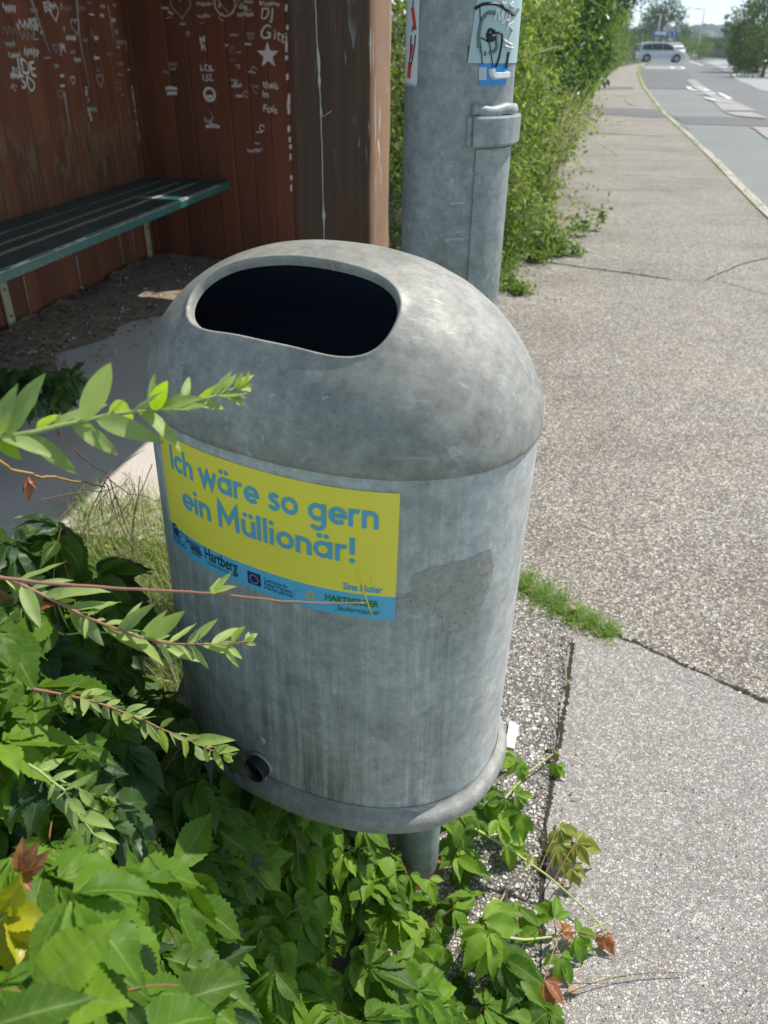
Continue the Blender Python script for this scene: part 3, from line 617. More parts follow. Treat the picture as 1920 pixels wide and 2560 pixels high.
# ============================================================ LITTER BIN
bcx, bcy, zb, zs, ba, bb, bph, btx, bty, bn = -.0601, .7717, .5503, 1.019, .2228, .1573, -.4776, .0182, .0339, 2.2884
bbk = .1422; DG, DH, DM, DM2, DSX, DSY = .00268, .15659, 1.7235, 2.4943, -.0133, .0128
def bodypt(al, z, g=0.):
    c, s = math.cos(al), math.sin(al)
    ex = (ba+g)*np.sign(c)*abs(c)**(2/bn); ey = ((bb if s < 0 else bbk)+g)*np.sign(s)*abs(s)**(2/bn)
    return np.array([bcx+ex*math.cos(bph)-ey*math.sin(bph)+btx*z, bcy+ex*math.sin(bph)+ey*math.cos(bph)+bty*z, zb+z])
def domept(al, t, g=0.):
    t = max(0., min(1., t)); z = DH*math.sin(t*math.pi/2)**(2/DM); k = max(0., math.cos(t*math.pi/2))**(2/DM2)
    c, s = math.cos(al), math.sin(al); Z = zs-zb+z
    ex = (ba+DG+g)*k*np.sign(c)*abs(c)**(2/bn); ey = ((bb if s < 0 else bbk)+DG+g)*k*np.sign(s)*abs(s)**(2/bn)
    return np.array([bcx+ex*math.cos(bph)-ey*math.sin(bph)+btx*Z+DSX*z, bcy+ex*math.sin(bph)+ey*math.cos(bph)+bty*Z+DSY*z, zb+Z])
pole_xy = onz(1037, 2200, -.045)
binr = thing('litter_bin', 'oval galvanised litter bin with domed hood and yellow sticker, on a short steel pole', 'litter bin', (pole_xy[0], pole_xy[1], -.045))
NA = 144; AL = [2*math.pi*i/NA for i in range(NA)]; HB = zs-zb
def rings(b, lst, fn=bodypt, flip=True):
    V = [fn(a_, z, g) for z, g in lst for a_ in AL]; b.grid(V, len(lst), NA, closed=True, flip=not flip)
b = MB(); rings(b, [(z, 0.) for z in np.linspace(.02, HB-.003, 26)]+[(HB+.01, -.002)]); 
body = b.build('body', galv('weathered_galvanised_steel', (.53, .53, .515), 1.05, .12, .52, -(zb+.045), .45), binr, smooth=True)
b = MB(); prof = [(.030, .0008), (.0235, .0022), (.0215, .0085), (.018, .0115), (.012, .0138), (.005, .0135), (-.001, .0115), (-.006, .006), (-.008, -.003), (-.006, -.03)]
rings(b, prof); V = [bodypt(a_, -.006, -.03) for a_ in AL]; b.add(V+[bodypt(0, -.006, -ba)], [(i, (i+1) % NA, NA) for i in range(NA)])
b.build('base_rim', M['dome'], binr, smooth=True)
# hood with its opening
hp = [(4.084, .468), (3.94, .53), (3.818, .598), (3.787, .675), (3.905, .768), (4.176, .845), (4.856, .88), (5.467, .825), (5.655, .755), (5.598, .665), (5.489, .588), (5.358, .51), (5.223, .458), (5.096, .44), (4.974, .448), (4.76, .463), (4.529, .46), (4.285, .445), (4.163, .448)]
HP = np.array([((1-t)*math.cos(a_), (1-t)*math.sin(a_)) for a_, t in hp]); hc = HP.mean(0)
an = np.unwrap(np.arctan2(HP[:, 1]-hc[1], HP[:, 0]-hc[0])); rr = np.linalg.norm(HP-hc, axis=1)
if an[-1] < an[0]: an, rr = an[::-1], rr[::-1]
an3 = np.concatenate([an-2*math.pi, an, an+2*math.pi]); rr3 = np.tile(rr, 3)
NH = 168; ph_ = np.linspace(0, 2*math.pi, NH, endpoint=False)+an[0]; rh = np.interp(ph_, an3, rr3); fr_ = np.fft.rfft(rh); fr_[7:] = 0; rh = np.fft.irfft(fr_, NH)
H2 = hc+np.stack([np.cos(ph_), np.sin(ph_)], 1)*rh[:, None]
def unitexit(p, d):
    B = p@d; C = p@p-1; return p+d*(-B+math.sqrt(B*B-C))
S2 = np.array([unitexit(hc, np.array([math.cos(x), math.sin(x)])) for x in ph_])
def chart(p, g=0.):
    r = math.hypot(*p); return domept(math.atan2(p[1], p[0]), 1-r, g)
def cnorm(p):
    e = .004; c0 = chart(p); n_ = np.cross(chart(p+np.array([e, 0]))-c0, chart(p+np.array([0, e]))-c0); n_ /= np.linalg.norm(n_)
    return n_
hc3 = chart(hc); n0 = cnorm(hc)
if n0@(hc3-np.array([bcx, bcy, zs-.1])) < 0: sgn = -1
else: sgn = 1
ks = [0, .003, .008, .015, .025, .04, .06, .08, .12, .17, .23, .3, .38, .47, .57, .67, .77, .86, .93, .975, 1.]
V = []
for i in range(NH):
    row = []; p0 = H2[i]; nn = cnorm(p0)*sgn; nx = chart(H2[(i+1) % NH])-chart(H2[i-1]); nx /= np.linalg.norm(nx); inw = np.cross(nn, nx); inw *= np.sign(inw@(hc3-chart(p0)))
    base = chart(p0)
    for a_, h_ in ((.0024, -.0085), (.0024, -.006), (.0023, -.0035), (.0020, -.0012), (.0013, .0002), (.0006, .0007)): row.append(base+inw*a_+nn*h_)
    for k_ in ks:
        p = p0+(S2[i]-p0)*k_; c_ = chart(p); dd = np.linalg.norm(c_-base); r_ = .0009*math.exp(-(dd/.003)**2)-.0006*math.exp(-((dd-.014)/.010)**2)*min(1, dd/.006)
        row.append(c_+(cnorm(p)*sgn*r_ if k_ < .9 else 0))
    row.append(bodypt(math.atan2(S2[i][1], S2[i][0]), HB-.004, DG)); row.append(bodypt(math.atan2(S2[i][1], S2[i][0]), HB-.0055, DG-.0012)); V.append(row)
nr = len(V[0]); b = MB(); b.grid([p for row in V for p in row], NH, nr); F_ = b.f
b.f += [((NH-1)*nr+j, (NH-1)*nr+j+1, j+1, j) for j in range(nr-1)]; b.r += [.5]*(nr-1); b.mi += [0]*(nr-1)
hood = b.build('hood', M['dome'], binr, smooth=True)
# added dark shells, coloured to stand in for the shade inside the bin
b = MB(); rings(b, [(.012, -.02), (.02, -.012), (HB-.02, -.012), (HB+.02, -.014)]); V = [bodypt(a_, .012, -.02) for a_ in AL]; b.add(V+[bodypt(0, .012, -ba)], [(i, (i+1) % NA, NA) for i in range(NA)])
for tt in (.1, .2, .3): pass
V = [domept(a_, t, -.010)-ZV*.004 for t in np.linspace(.0, .36, 6) for a_ in AL]; b.grid(V, 6, NA, closed=True)
b.build('inner_shade_shell', M['dark'], binr, smooth=True)
b = MB(); V = []
for i in range(NH):
    for k_ in (.10, .18, .35, .6, .9): p = H2[i]+(S2[i]-H2[i])*(k_-.08); V.append(chart(p)-cnorm(p)*sgn*.0083)
b.grid(V, NH, 5); b.f += [((NH-1)*5+j, (NH-1)*5+j+1, j+1, j) for j in range(4)]; b.r += [.5]*4; b.mi += [0]*4
b.build('hood_shade_shell', M['dark'], binr, smooth=True)
# pole
b = MB(); b.tube([(pole_xy[0], pole_xy[1], -.06), (pole_xy[0], pole_xy[1], .3), (pole_xy[0]+.003, pole_xy[1]+.003, zb-.006)], .042, 40, cap=False); b.build('pole', M['galv2'], binr, smooth=True)
b = MB(); b.tube([(pole_xy[0], pole_xy[1], -.05), (pole_xy[0], pole_xy[1], .012)], [.058, .05], 24); b.build('base_collar', M['rust'], binr, smooth=True)
# lock and rivets
def facing(al, z):
    p = bodypt(al, z); tx_ = bodypt(al+.01, z)-bodypt(al-.01, z); tx_ /= np.linalg.norm(tx_); n_ = np.cross(tx_, ZV); return p, n_/np.linalg.norm(n_), tx_
p, n_, tx_ = facing(4.66, .046)
b = MB(); b.tube([p-n_*.003, p+n_*.015, p+n_*.0165], [.0155, .0155, .0145], 28, cap=False); b.tube([p+n_*.0165, p+n_*.012, p+n_*.004], [.0145, .0105, .0100], 28, cap=False); b.tube([p+n_*.003, p+n_*.005], .0102, 24); b.build('lock', M['black'], binr, smooth=False)
b = MB(); b.tube([p+n_*.001, p+n_*.0035], [.0185, .0165], 28); b.build('lock_plate', M['galv2'], binr)
for z in (.0865, .0125+.012):
    p, n_, tx_ = facing(4.672, z); b = MB(); b.tube([p-n_*.001, p+n_*.002, p+n_*.003, p+n_*.0028, p+n_*.0012], [.0058, .0056, .0042, .0022, .0018], 18); b.build('rivet', M['lightmetal'], binr)
# glue residue left by an older sticker
def arc_table():
    A_ = np.linspace(math.pi*.8, 2*math.pi*1.05, 1500); P_ = np.array([bodypt(a_, 0)[:2] for a_ in A_]); return A_, np.concatenate([[0], np.cumsum(np.linalg.norm(np.diff(P_, axis=0), axis=1))])
ATA, ATS = arc_table()
def onbody(s, z, g): return bodypt(float(np.interp(s, ATS, ATA)), z, g)
b = MB(); q = np.random.default_rng(31); RSH = .100
Q = []
for (s, z) in [(.470, .362), (.50, .368), (.545, .372), (.556, .370), (.560, .340), (.556, .318), (.545, .298), (.53, .284), (.512, .280), (.505, .290), (.500, .305), (.495, .318), (.484, .322), (.478, .312), (.470, .318), (.455, .328), (.456, .336), (.472, .338)]: Q.append(np.array([s+RSH, z]))
Qr = []
for i in range(len(Q)): Qr += [x for x in wig(Q[i], Q[(i+1) % len(Q)], 6, .0016, 50+i)[:-1]]
from mathutils.geometry import tessellate_polygon
tri = tessellate_polygon([[Vector((x[0], x[1], 0)) for x in Qr]])
# fine mesh for curvature: sample cells inside the polygon
def inside(p, poly_):
    c = False; j = len(poly_)-1
    for i in range(len(poly_)):
        if (poly_[i][1] > p[1]) != (poly_[j][1] > p[1]) and p[0] < (poly_[j][0]-poly_[i][0])*(p[1]-poly_[i][1])/(poly_[j][1]-poly_[i][1])+poly_[i][0]: c = not c
        j = i
    return c
def cellpatch(b, poly_, g, step=.0022, drop=0., seed=1):
    qq = np.random.default_rng(seed); P_ = np.array(poly_); x0, z0 = P_.min(0); x1, z1 = P_.max(0)
    for x in np.arange(x0, x1, step):
        for z in np.arange(z0, z1, step):
            if inside((x+step/2, z+step/2), poly_) and qq.random() > drop*(.4+.6*math.sin(x*190)*math.sin(z*210+1)):
                b.add([onbody(x, z, g), onbody(x+step, z, g), onbody(x+step, z+step, g), onbody(x, z+step, g)], [(0, 1, 2, 3)])
cellpatch(b, [tuple(x) for x in Qr], .0005, .0022, .10); b.build('glue_residue', M['residue'], binr)
# sticker
S0, ST_W, ST_H, SZ, SSL = .2624, .2918, .1439, .4528, -.0094
S1 = S0+ST_W
def stz(f, t): return SZ+SSL*f*ST_W-ST_H*t+.004*(math.exp(-f/.06)*(.5-t)*-1.2)
def stk(f, t, g=0.): return onbody(S0+(S1-S0)*f, stz(f, t), .0010+g)
b = MB(); n1, n2 = 90, 26; band = .80
V = [stk(i/(n1-1), band*j/(n2-1)) for i in range(n1) for j in range(n2)]; b.grid(V, n1, n2, flip=False)
stick = b.build('sticker', M['yellow'], binr, smooth=True)
b = MB(); V = [stk(i/(n1-1), band+(1-band)*j/9, .0001*0) for i in range(n1) for j in range(10)]; b.grid(V, n1, 10, flip=False)
b.build('blue_band', M['blue'], stick, smooth=True)
# rounded geometric lettering
def arc(cx, cy, r, a0, a1, n_=18): t_ = np.radians(np.linspace(a0, a1, n_)); return np.stack([cx+r*np.cos(t_), cy+r*np.sin(t_)], 1)
SW = .165; R1 = .255
GL = {'I': (.2, [[(.085, 0), (.085, 1)]]), 'c': (.56, [arc(.34, .34, R1, 48, 312)]), 'h': (.58, [[(.085, 0), (.085, 1)], np.vstack([arc(.29, .385, .205, 180, 0), [(.495, 0)]])]),
 'w': (.90, [[(.05, .68), (.255, .06), (.45, .60), (.645, .06), (.85, .68)]]), 'r': (.42, [[(.085, 0), (.085, .68)], arc(.29, .40, .205, 175, 62)]),
 'e': (.66, [np.vstack([[(.12, .335), (.585, .335)], arc(.34, .34, R1, 0, 318)])]), 's': (.50, [[(.435, .53), (.36, .585), (.26, .60), (.165, .575), (.125, .50), (.155, .42), (.26, .365), (.36, .315), (.415, .24), (.39, .135), (.30, .08), (.19, .08), (.06, .155)]]),
 'o': (.68, [arc(.34, .34, R1, 0, 360, 30)]), 'g': (.70, [arc(.34, .34, R1, 0, 360, 30), np.vstack([[(.595, .68), (.595, -.03)], arc(.34, -.03, R1, 0, -145)[1:]])]),
 'n': (.58, [[(.085, 0), (.085, .68)], np.vstack([arc(.29, .385, .205, 180, 0), [(.495, 0)]])]), 'i': (.2, [[(.085, 0), (.085, .68)], 'dot.085,.88']), 'l': (.2, [[(.085, 0), (.085, 1)]]),
 'M': (.98, [[(.085, 0), (.10, 1.0), (.47, .32), (.84, 1.0), (.855, 0)]]), 'u': (.58, [np.vstack([[(.085, .68)], arc(.29, .285, .205, 180, 360)]), [(.495, 0), (.495, .68)]]),
 'a': (.70, [arc(.34, .34, R1, 0, 360, 30), [(.595, 0), (.595, .68)]]), '!': (.2, [[(.10, .33), (.10, 1)], 'dot.10,.09']), ' ': (.26, [])}
GL['ä'] = (.70, GL['a'][1]+['dot.22,.87', 'dot.46,.87']); GL['ü'] = (.58, GL['u'][1]+['dot.17,.87', 'dot.41,.87'])
def slogan(b, txt, f0, f1, tbase, cap):
    """text from fraction f0 to f1 of the sticker, baseline at t, cap height in metres"""
    wid = sum(GL[c][0] for c in txt)+.055*(len(txt)-1); sx = (f1-f0)*ST_W/wid; x = 0; k = 0
    for c in txt:
        adv, st = GL[c]
        for s_ in st:
            k += 1; fn = lambda X, Y, z=0., x=x: stk(f0+(x+X)*sx/ST_W, tbase-Y*cap/ST_H, .0004+.00004*(k % 9))
            if isinstance(s_, str):
                a_, c_ = map(float, s_[3:].split(',')); t_ = np.linspace(0, 2*math.pi, 17)[:-1]
                b.add([fn(a_, c_)]+[fn(a_+.095*math.cos(q_), c_+.095*math.sin(q_)) for q_ in t_], [(0, i+1, (i+1) % 16+1) for i in range(16)])
            else:
                a_ = np.array(s_); stroke2(b, a_, SW, fn, closed=False, sub=.12)
        x += adv+.055
b = MB(); slogan(b, 'Ich wäre so gern', .0775, .9356, .272, .0285); slogan(b, 'ein Müllionär!', .1316, .8608, .552, .0285)
b.build('slogan_lettering', M['stext'], stick)
def small(b, txt, f0, t0, size, bold=0., shear=0., wmax=None, align=0):
    v, f = font_mesh(txt, size, bold, shear); wd = v[:, 0].max()
    sx = 1. if wmax is None else wmax*ST_W/wd
    x0 = f0-(wd*sx/ST_W if align else 0)
    b.add([stk(x0+p[0]*sx/ST_W, t0-p[1]/ST_H, .0004) for p in v], f)
b = MB(); small(b, 'Sina Hofer', .955, .775, .0115, .0004, 0, .135, 1); b.build('author_lettering', M['stext'], stick)
b = MB(); small(b, 'Hartberg', .235, .905, .021, .0003, 0, .165); small(b, 'DAS ZENTRUM DER OSTSTEIERMARK', .245, .945, .0048, 0, 0, .15); b.build('town_lettering', M['darkgreen'], stick)
b = MB(); small(b, 'Gymnasium', .125, .865, .0125, 0, .3, .085); small(b, 'HARTBERG', .150, .905, .0085, .0002, 0, .07); small(b, 'BG/BRG/BORG', .155, .935, .005, 0, 0, .055)
t_ = np.linspace(0, 5.6, 18); fn = lambda X, Y, z=0.: stk(.098+X/ST_W, .875-Y/ST_H, .0004)
stroke2(b, np.stack([np.cos(t_)*.0085, np.sin(t_)*.0095], 1), .0008, fn); stroke2(b, np.stack([np.cos(t_+1)*.005, np.sin(t_+1)*.006], 1)-.002, .0008, fn, .0001); b.build('school_lettering', M['ink'], stick)
b = MB(); fn = lambda X, Y, z=0.: stk(.045+X/ST_W, .835-Y/ST_H, .0004); t_ = np.linspace(0, 2*math.pi, 17)[:-1]
stroke2(b, np.stack([np.cos(t_)*.006, np.sin(t_)*.006], 1), .0028, fn, closed=True); stroke2(b, [(-.004, -.001), (.004, -.001)], .005, fn)
for k_ in range(4): stroke2(b, [(-.0085, -.008-.0032*k_), (.007-.002*(k_ % 2), -.008-.0032*k_)], .0011, fn)
b.build('round_emblem', M['navy'], stick)
# flag
b = MB(); V = [stk(.445+.056*i/5, .845+.105*j/3, .0004) for i in range(6) for j in range(4)]; b.grid(V, 6, 4, flip=False); small(b, 'Co-funded by the', .515, .885, .0068, 0, 0, .095); small(b, 'Erasmus+ Programme', .515, .918, .0068, 0, 0, .115); small(b, 'of the European Union', .515, .951, .0068, 0, 0, .12); b.build('flag', M['navy'], stick)
b = MB()
for k_ in range(12): a_ = 2*math.pi*k_/12; fn = lambda X, Y, z=0.: stk(.473+(X+.0052*math.cos(a_))/ST_W, .8975-(Y+.0052*math.sin(a_))/ST_H, .0009); b.add([fn(.0008*math.cos(j*math.pi/2.5), .0008*math.sin(j*math.pi/2.5)) for j in range(5)], [(0, 1, 2, 3, 4)])
for k_ in range(9): a_ = 2*math.pi*k_/9; fn = lambda X, Y, z=0.: stk(.700+X/ST_W, .895-Y/ST_H, .0005+.00002*k_); stroke2(b, [(.0022*math.cos(a_), .0022*math.sin(a_)), (.006*math.cos(a_), .006*math.sin(a_))], .0012, fn)
b.build('yellow_marks', M['star'], stick)
b = MB(); small(b, 'HARTBERGER', .945, .895, .0105, .0004, 0, .19, 1); small(b, 'Saubermacher', .950, .960, .0090, .0001, .35, .155, 1); b.build('company_lettering', M['greenprint'], stick)
# wrinkles in the sticker
for pts, m_ in (([(.865, .60), (.885, .70), (.897, .80), (.915, .92), (.93, .985)], 'yellow'), ([(.915, .63), (.92, .70), (.93, .745)], 'yellow'), ([(.66, .84), (.635, .92)], 'blue'), ([(.58, .90), (.575, .95)], 'blue'), ([(.80, .945), (.795, .98)], 'blue')):
    b = MB(); P = np.array([stk(x, y, .0008) for x, y in pts]); P = smoothline(P, 12); b.tube(P, .0009*np.minimum(1, np.minimum(np.arange(12), np.arange(12)[::-1])/3+.2), 5); b.build('wrinkle', M[m_], stick, smooth=True)

# ============================================================ LAMP POST
lx, ly = .1155*.9, 1.62*.9*.985
lc = at(1129, 560, 1.24); lx, ly = lc[0], lc[1]; LR = .0805
post = thing('lamp_post', 'thick galvanised lamp post with raised door and torn stickers, behind the bin', 'lamp post', (lx, ly, -.05))
def cyl(a_, z, g=0.): return np.array([lx+(LR+g)*math.sin(a_), ly-(LR+g)*math.cos(a_), z])   # a_=0 faces the camera, + is street side
b = MB(); V = [cyl(2*math.pi*j/64, z) for z in np.linspace(-.08, 4.6, 40) for j in range(64)]; b.grid(V, 40, 64, closed=True); b.build('pole', M['galv2'], post, smooth=True)
def panel(b, a0, a1, z0, z1, g, edge=.006, na=16, nz_=14, wob=0.):
    q = np.random.default_rng(9); A_ = np.linspace(a0, a1, na); Z_ = np.linspace(z0, z1, nz_); V = []
    A2 = np.concatenate([[a0], A_, [a1]]); Z2 = np.concatenate([[z0], Z_, [z1]])
    for i, a_ in enumerate(A2):
        for j, z in enumerate(Z2):
            gg = 0 if i in (0, len(A2)-1) or j in (0, len(Z2)-1) else g
            if gg and (i in (1, len(A2)-2) or j in (1, len(Z2)-2)): gg = g*.88
            V.append(cyl(a_, z, gg+(q.normal(0, wob) if gg else 0)-.001*(gg == 0)))
    b.grid(V, len(A2), len(Z2))
def azoff(px, z):     # angle on the post whose picture column is px at height z
    best = min(np.linspace(-1.45, 1.45, 300), key=lambda a_: abs(topx(cyl(a_, z))[0]-px)); return best
def topx(p):
    d = p-CAM; zc = d@_f; return np.array([960+F*(d@RT)/zc, 1280-F*(d@UP)/zc])
def zat(px, py):      # height on the camera side of the post seen at py
    lo, hi = 0., 2.2
    for _ in range(40):
        mid = (lo+hi)/2
        if topx(cyl(.3, mid))[1] > py: lo = mid
        else: hi = mid
    return lo
zc0, zc1, zc2 = zat(0, 366), zat(0, 290), zat(0, 262)
aL = azoff(1181, (zc0+zat(0, 600))/2)
b = MB(); panel(b, aL, aL+1.05, .45, zc0-.004, .0045); b.build('door', M['galv2'], post, smooth=False)
b = MB(); panel(b, aL-.10, aL+1.15, zc0, zc1, .0145, na=24); o = b.build('door_cap', M['galv2'], post, smooth=False); bevel(o, .002)
b = MB(); q = np.random.default_rng(6); P = np.array([cyl(a_, zc1+.006+.0018*math.sin(a_*9), .002) for a_ in np.linspace(aL-.12, aL+1.15, 26)]); b.tube(P, .0080+q.normal(0, .0005, 26), 10); b.build('weld_bead', M['galv2'], post, smooth=True)
b = MB(); P = np.array([cyl(aL-.13, z, .0) for z in np.linspace(zc0, zc1, 8)]); b.tube(P, .006, 8); b.build('weld_bead', M['galv2'], post, smooth=True)
def decal(name, a0, a1, z0, z1, g, m_, cut=None, par=None):
    b = MB(); n_ = 26; V = []
    for i in range(n_):
        for j in range(n_):
            s_, t_ = i/(n_-1), j/(n_-1)
            if cut: s_, t_ = cut(s_, t_)
            V.append(cyl(a0+(a1-a0)*s_, z0+(z1-z0)*t_, g))
    b.grid(V, n_, n_); return b.build(name, M[m_] if isinstance(m_, str) else m_, par or post, smooth=True)
zA, zB, zC = zat(0, 158), zat(0, 213), zat(0, -80); aA, aB = azoff(1168, zA), 1.42
aK = azoff(1195, zB)
blue = decal('blue_sticker', aK, aK+.62, zB, zA+.004, .0006, 'azure')
st = decal('mint_sticker', aA, aB, zA, zC, .0012, 'mint', lambda s_, t_: (s_+.10*t_*(1-s_), t_))
decal('dark_corner', aA-.004, aA+.12, zA, zA+.02, .0007, 'ink')
def onp(px, py, g): 
    z = zat(0, py); return cyl(azoff(px, z), z, g)
def inkline(b, pxs, w_, g=.0018, k=0):
    P = np.array([onp(x, y, g+.0001*k) for x, y in pxs]); P = smoothline(P, max(10, len(P)*5)); b.tube(P, w_/2, 5)
b = MB()
inkline(b, [(1186, 22), (1204, 10), (1240, 8), (1262, 22), (1280, 34)], .004, k=1); inkline(b, [(1235, 78), (1222, 72), (1216, 90), (1226, 104), (1236, 94)], .004, k=2); inkline(b, [(1228, 82), (1254, 82), (1252, 110), (1246, 140), (1238, 168)], .003, k=3)
inkline(b, [(1198, 16), (1200, 60), (1196, 90), (1202, 120), (1204, 160)], .0014, k=4); inkline(b, [(1200, 94), (1222, 106), (1226, 130), (1230, 168)], .0014, k=5); inkline(b, [(1266, 30), (1280, 36), (1292, 20)], .004, k=6); inkline(b, [(1268, 130), (1262, 172)], .003, k=7)
inkline(b, [(1228, 94), (1218, 96), (1226, 88)], .007, k=8)
b.build('black_drawing', M['ink'], st)
b = MB(); inkline(b, [(1236, 32), (1218, 30), (1202, 52), (1195, 90), (1196, 120)], .005, k=1); inkline(b, [(1238, 88), (1240, 118), (1234, 130), (1222, 131)], .005, k=2)
for x, y in ((1200, 127), (1211, 134)): inkline(b, [(x-1, y), (x+1, y)], .006, k=3)
b.build('grey_drawing', M['grey'], st)
b = MB()
for i, pl in enumerate([[(1234, 50), (1242, 14), (1246, 56), (1256, 20), (1252, 60)], [(1256, 58), (1268, 26), (1270, 46), (1262, 50)], [(1272, 34), (1264, 74)], [(1280, 52), (1268, 62), (1280, 74)], [(1278, 76), (1268, 100)], [(1256, 100), (1276, 112)], [(1258, 114), (1278, 120)], [(1280, 2), (1270, 12), (1284, 16)], [(1252, 4), (1256, 10), (1262, 2)]]): inkline(b, pl, .0028, .0022, i)
b.build('white_tag', M['whitep'], st)
b = MB(); inkline(b, [(1228, 172), (1229, 186), (1236, 190), (1268, 188)], .010, .0016)
for k_ in range(7): inkline(b, [(1199+k_*2.5, 168), (1198+k_*2.5, 200)], .0012, .0012, k_)
b.build('white_print', M['whitep'], blue)
zD, zE = zat(0, 225), zC; aD, aE = azoff(1026, zA)-.12, azoff(1046, zA)
lf = decal('torn_white_sticker', -1.42, aE, zat(0, 218), zE, .0008, 'whitep', lambda s_, t_: (s_, t_+(.02*math.sin(s_*40)*(1-t_))))
b = MB()
for i, (pl, w_) in enumerate([([(1034, 20), (1038, 50), (1040, 75)], .006), ([(1030, 130), (1034, 110), (1028, 150)], .004), ([(1028, 160), (1026, 185), (1025, 200)], .007)]): inkline(b, pl, w_, .0012, i)
b.build('red_print', M['redp'], lf)
b = MB()
for i, pl in enumerate([[(1036, 0), (1033, 20), (1036, 60), (1032, 80)], [(1041, 88), (1038, 120), (1033, 150), (1028, 175)], [(1030, 90), (1028, 140), (1026, 160)]]): inkline(b, pl, .002, .0012, i)
b.build('black_print', M['ink'], lf)

# ============================================================ LEAVES
def unit(v): v = np.asarray(v, float); return v/(np.linalg.norm(v)+1e-12)
def leaflet_proto(n_, prof, teeth, fold, curl, wave=0., seed=0):
    """one leaf blade along +y, unit length: 5 points across, n_ rows"""
    q = np.random.default_rng(seed); V = []; U = []; 
    for i in range(n_):
        t = i/(n_-1); w_ = prof(t)
        if teeth and .22 < t < .97: w_ *= 1+teeth*((i % 2)*2-1)*.5
        for k_, x in enumerate((-1, -.5, 0, .5, 1)):
            xx = x*w_; z = fold*abs(xx)*(1 if abs(x) < 1 else .9)-curl*t*t+wave*math.sin(t*14+x*2)*abs(x)+q.normal(0, .004)
            yy = t*(1-.25*curl*t)+(.02*abs(x) if teeth and i % 2 and abs(x) == 1 else 0)
            V.append((xx, yy, z)); U.append((x, t))
    Fc = [(i*5+j, i*5+j+1, (i+1)*5+j+1, (i+1)*5+j) for i in range(n_-1) for j in range(4)]
    return np.array(V), Fc, np.array(U)
cprof = lambda t: .225*math.sin(math.pi*min(1, max(0, t))**.86)**.9*(1-.62*(max(0, t-.55)/.45)**1.1)+.003
wprof = lambda t: .112*math.sin(math.pi*t**.8)**.85+.004
CL = [leaflet_proto(25, cprof, .12, .5, c_, w_, s_) for s_, (c_, w_) in enumerate([(.12, .01), (.3, .02), (.5, .02), (.22, .03)])]
CLs = [leaflet_proto(13, cprof, .12, .42, c_, .02, 9+s_) for s_, c_ in enumerate([.12, .3, .5])]
WL = [leaflet_proto(9, wprof, 0, .35, c_, .012, 20+s_) for s_, c_ in enumerate([.05, .2, .4, -.15])]
def put(b, proto, p, T, Nn, L, r, wf=1.):
    T = unit(T); X = unit(np.cross(T, Nn)); Nn = np.cross(X, T); v, f, u = proto
    b.add(p+v[:, :1]*X*L*wf+v[:, 1:2]*T*L+v[:, 2:]*Nn*L, f, r, u)
def palm(b, c, T, Nn, L, r, q, protos=CL, n_=5, spread=2.75):
    """a creeper leaf: five toothed leaflets from one point"""
    T = unit(T-(T@Nn)*Nn); X = np.cross(T, Nn)
    for k_ in range(n_):
        s_ = (k_-(n_-1)/2)/((n_-1)/2) if n_ > 1 else 0; a_ = s_*spread*.5+q.normal(0, .10); l_ = L*1.06*(1-.36*abs(s_)**1.6)*q.uniform(.9, 1.08)
        D = T*math.cos(a_)+X*math.sin(a_); D = unit(D-Nn*q.uniform(-.05, .42)); N2 = unit(Nn+X*math.sin(a_)*.25+q.normal(0, .18, 3))
        put(b, protos[int(q.integers(len(protos)))], c+D*L*.05, D, N2, l_, min(1, max(0, r+q.normal(0, .10))), q.uniform(.9, 1.12))
def inbin(p, m_=.03):
    if p[2] < zb-.03 or p[2] > 1.25: return False
    dx, dy = p[0]-bcx-btx*(p[2]-zb), p[1]-bcy-bty*(p[2]-zb); x = dx*math.cos(bph)+dy*math.sin(bph); y = -dx*math.sin(bph)+dy*math.cos(bph)
    return (abs(x)/(ba+m_))**2+(abs(y)/(bb+m_))**2 < 1
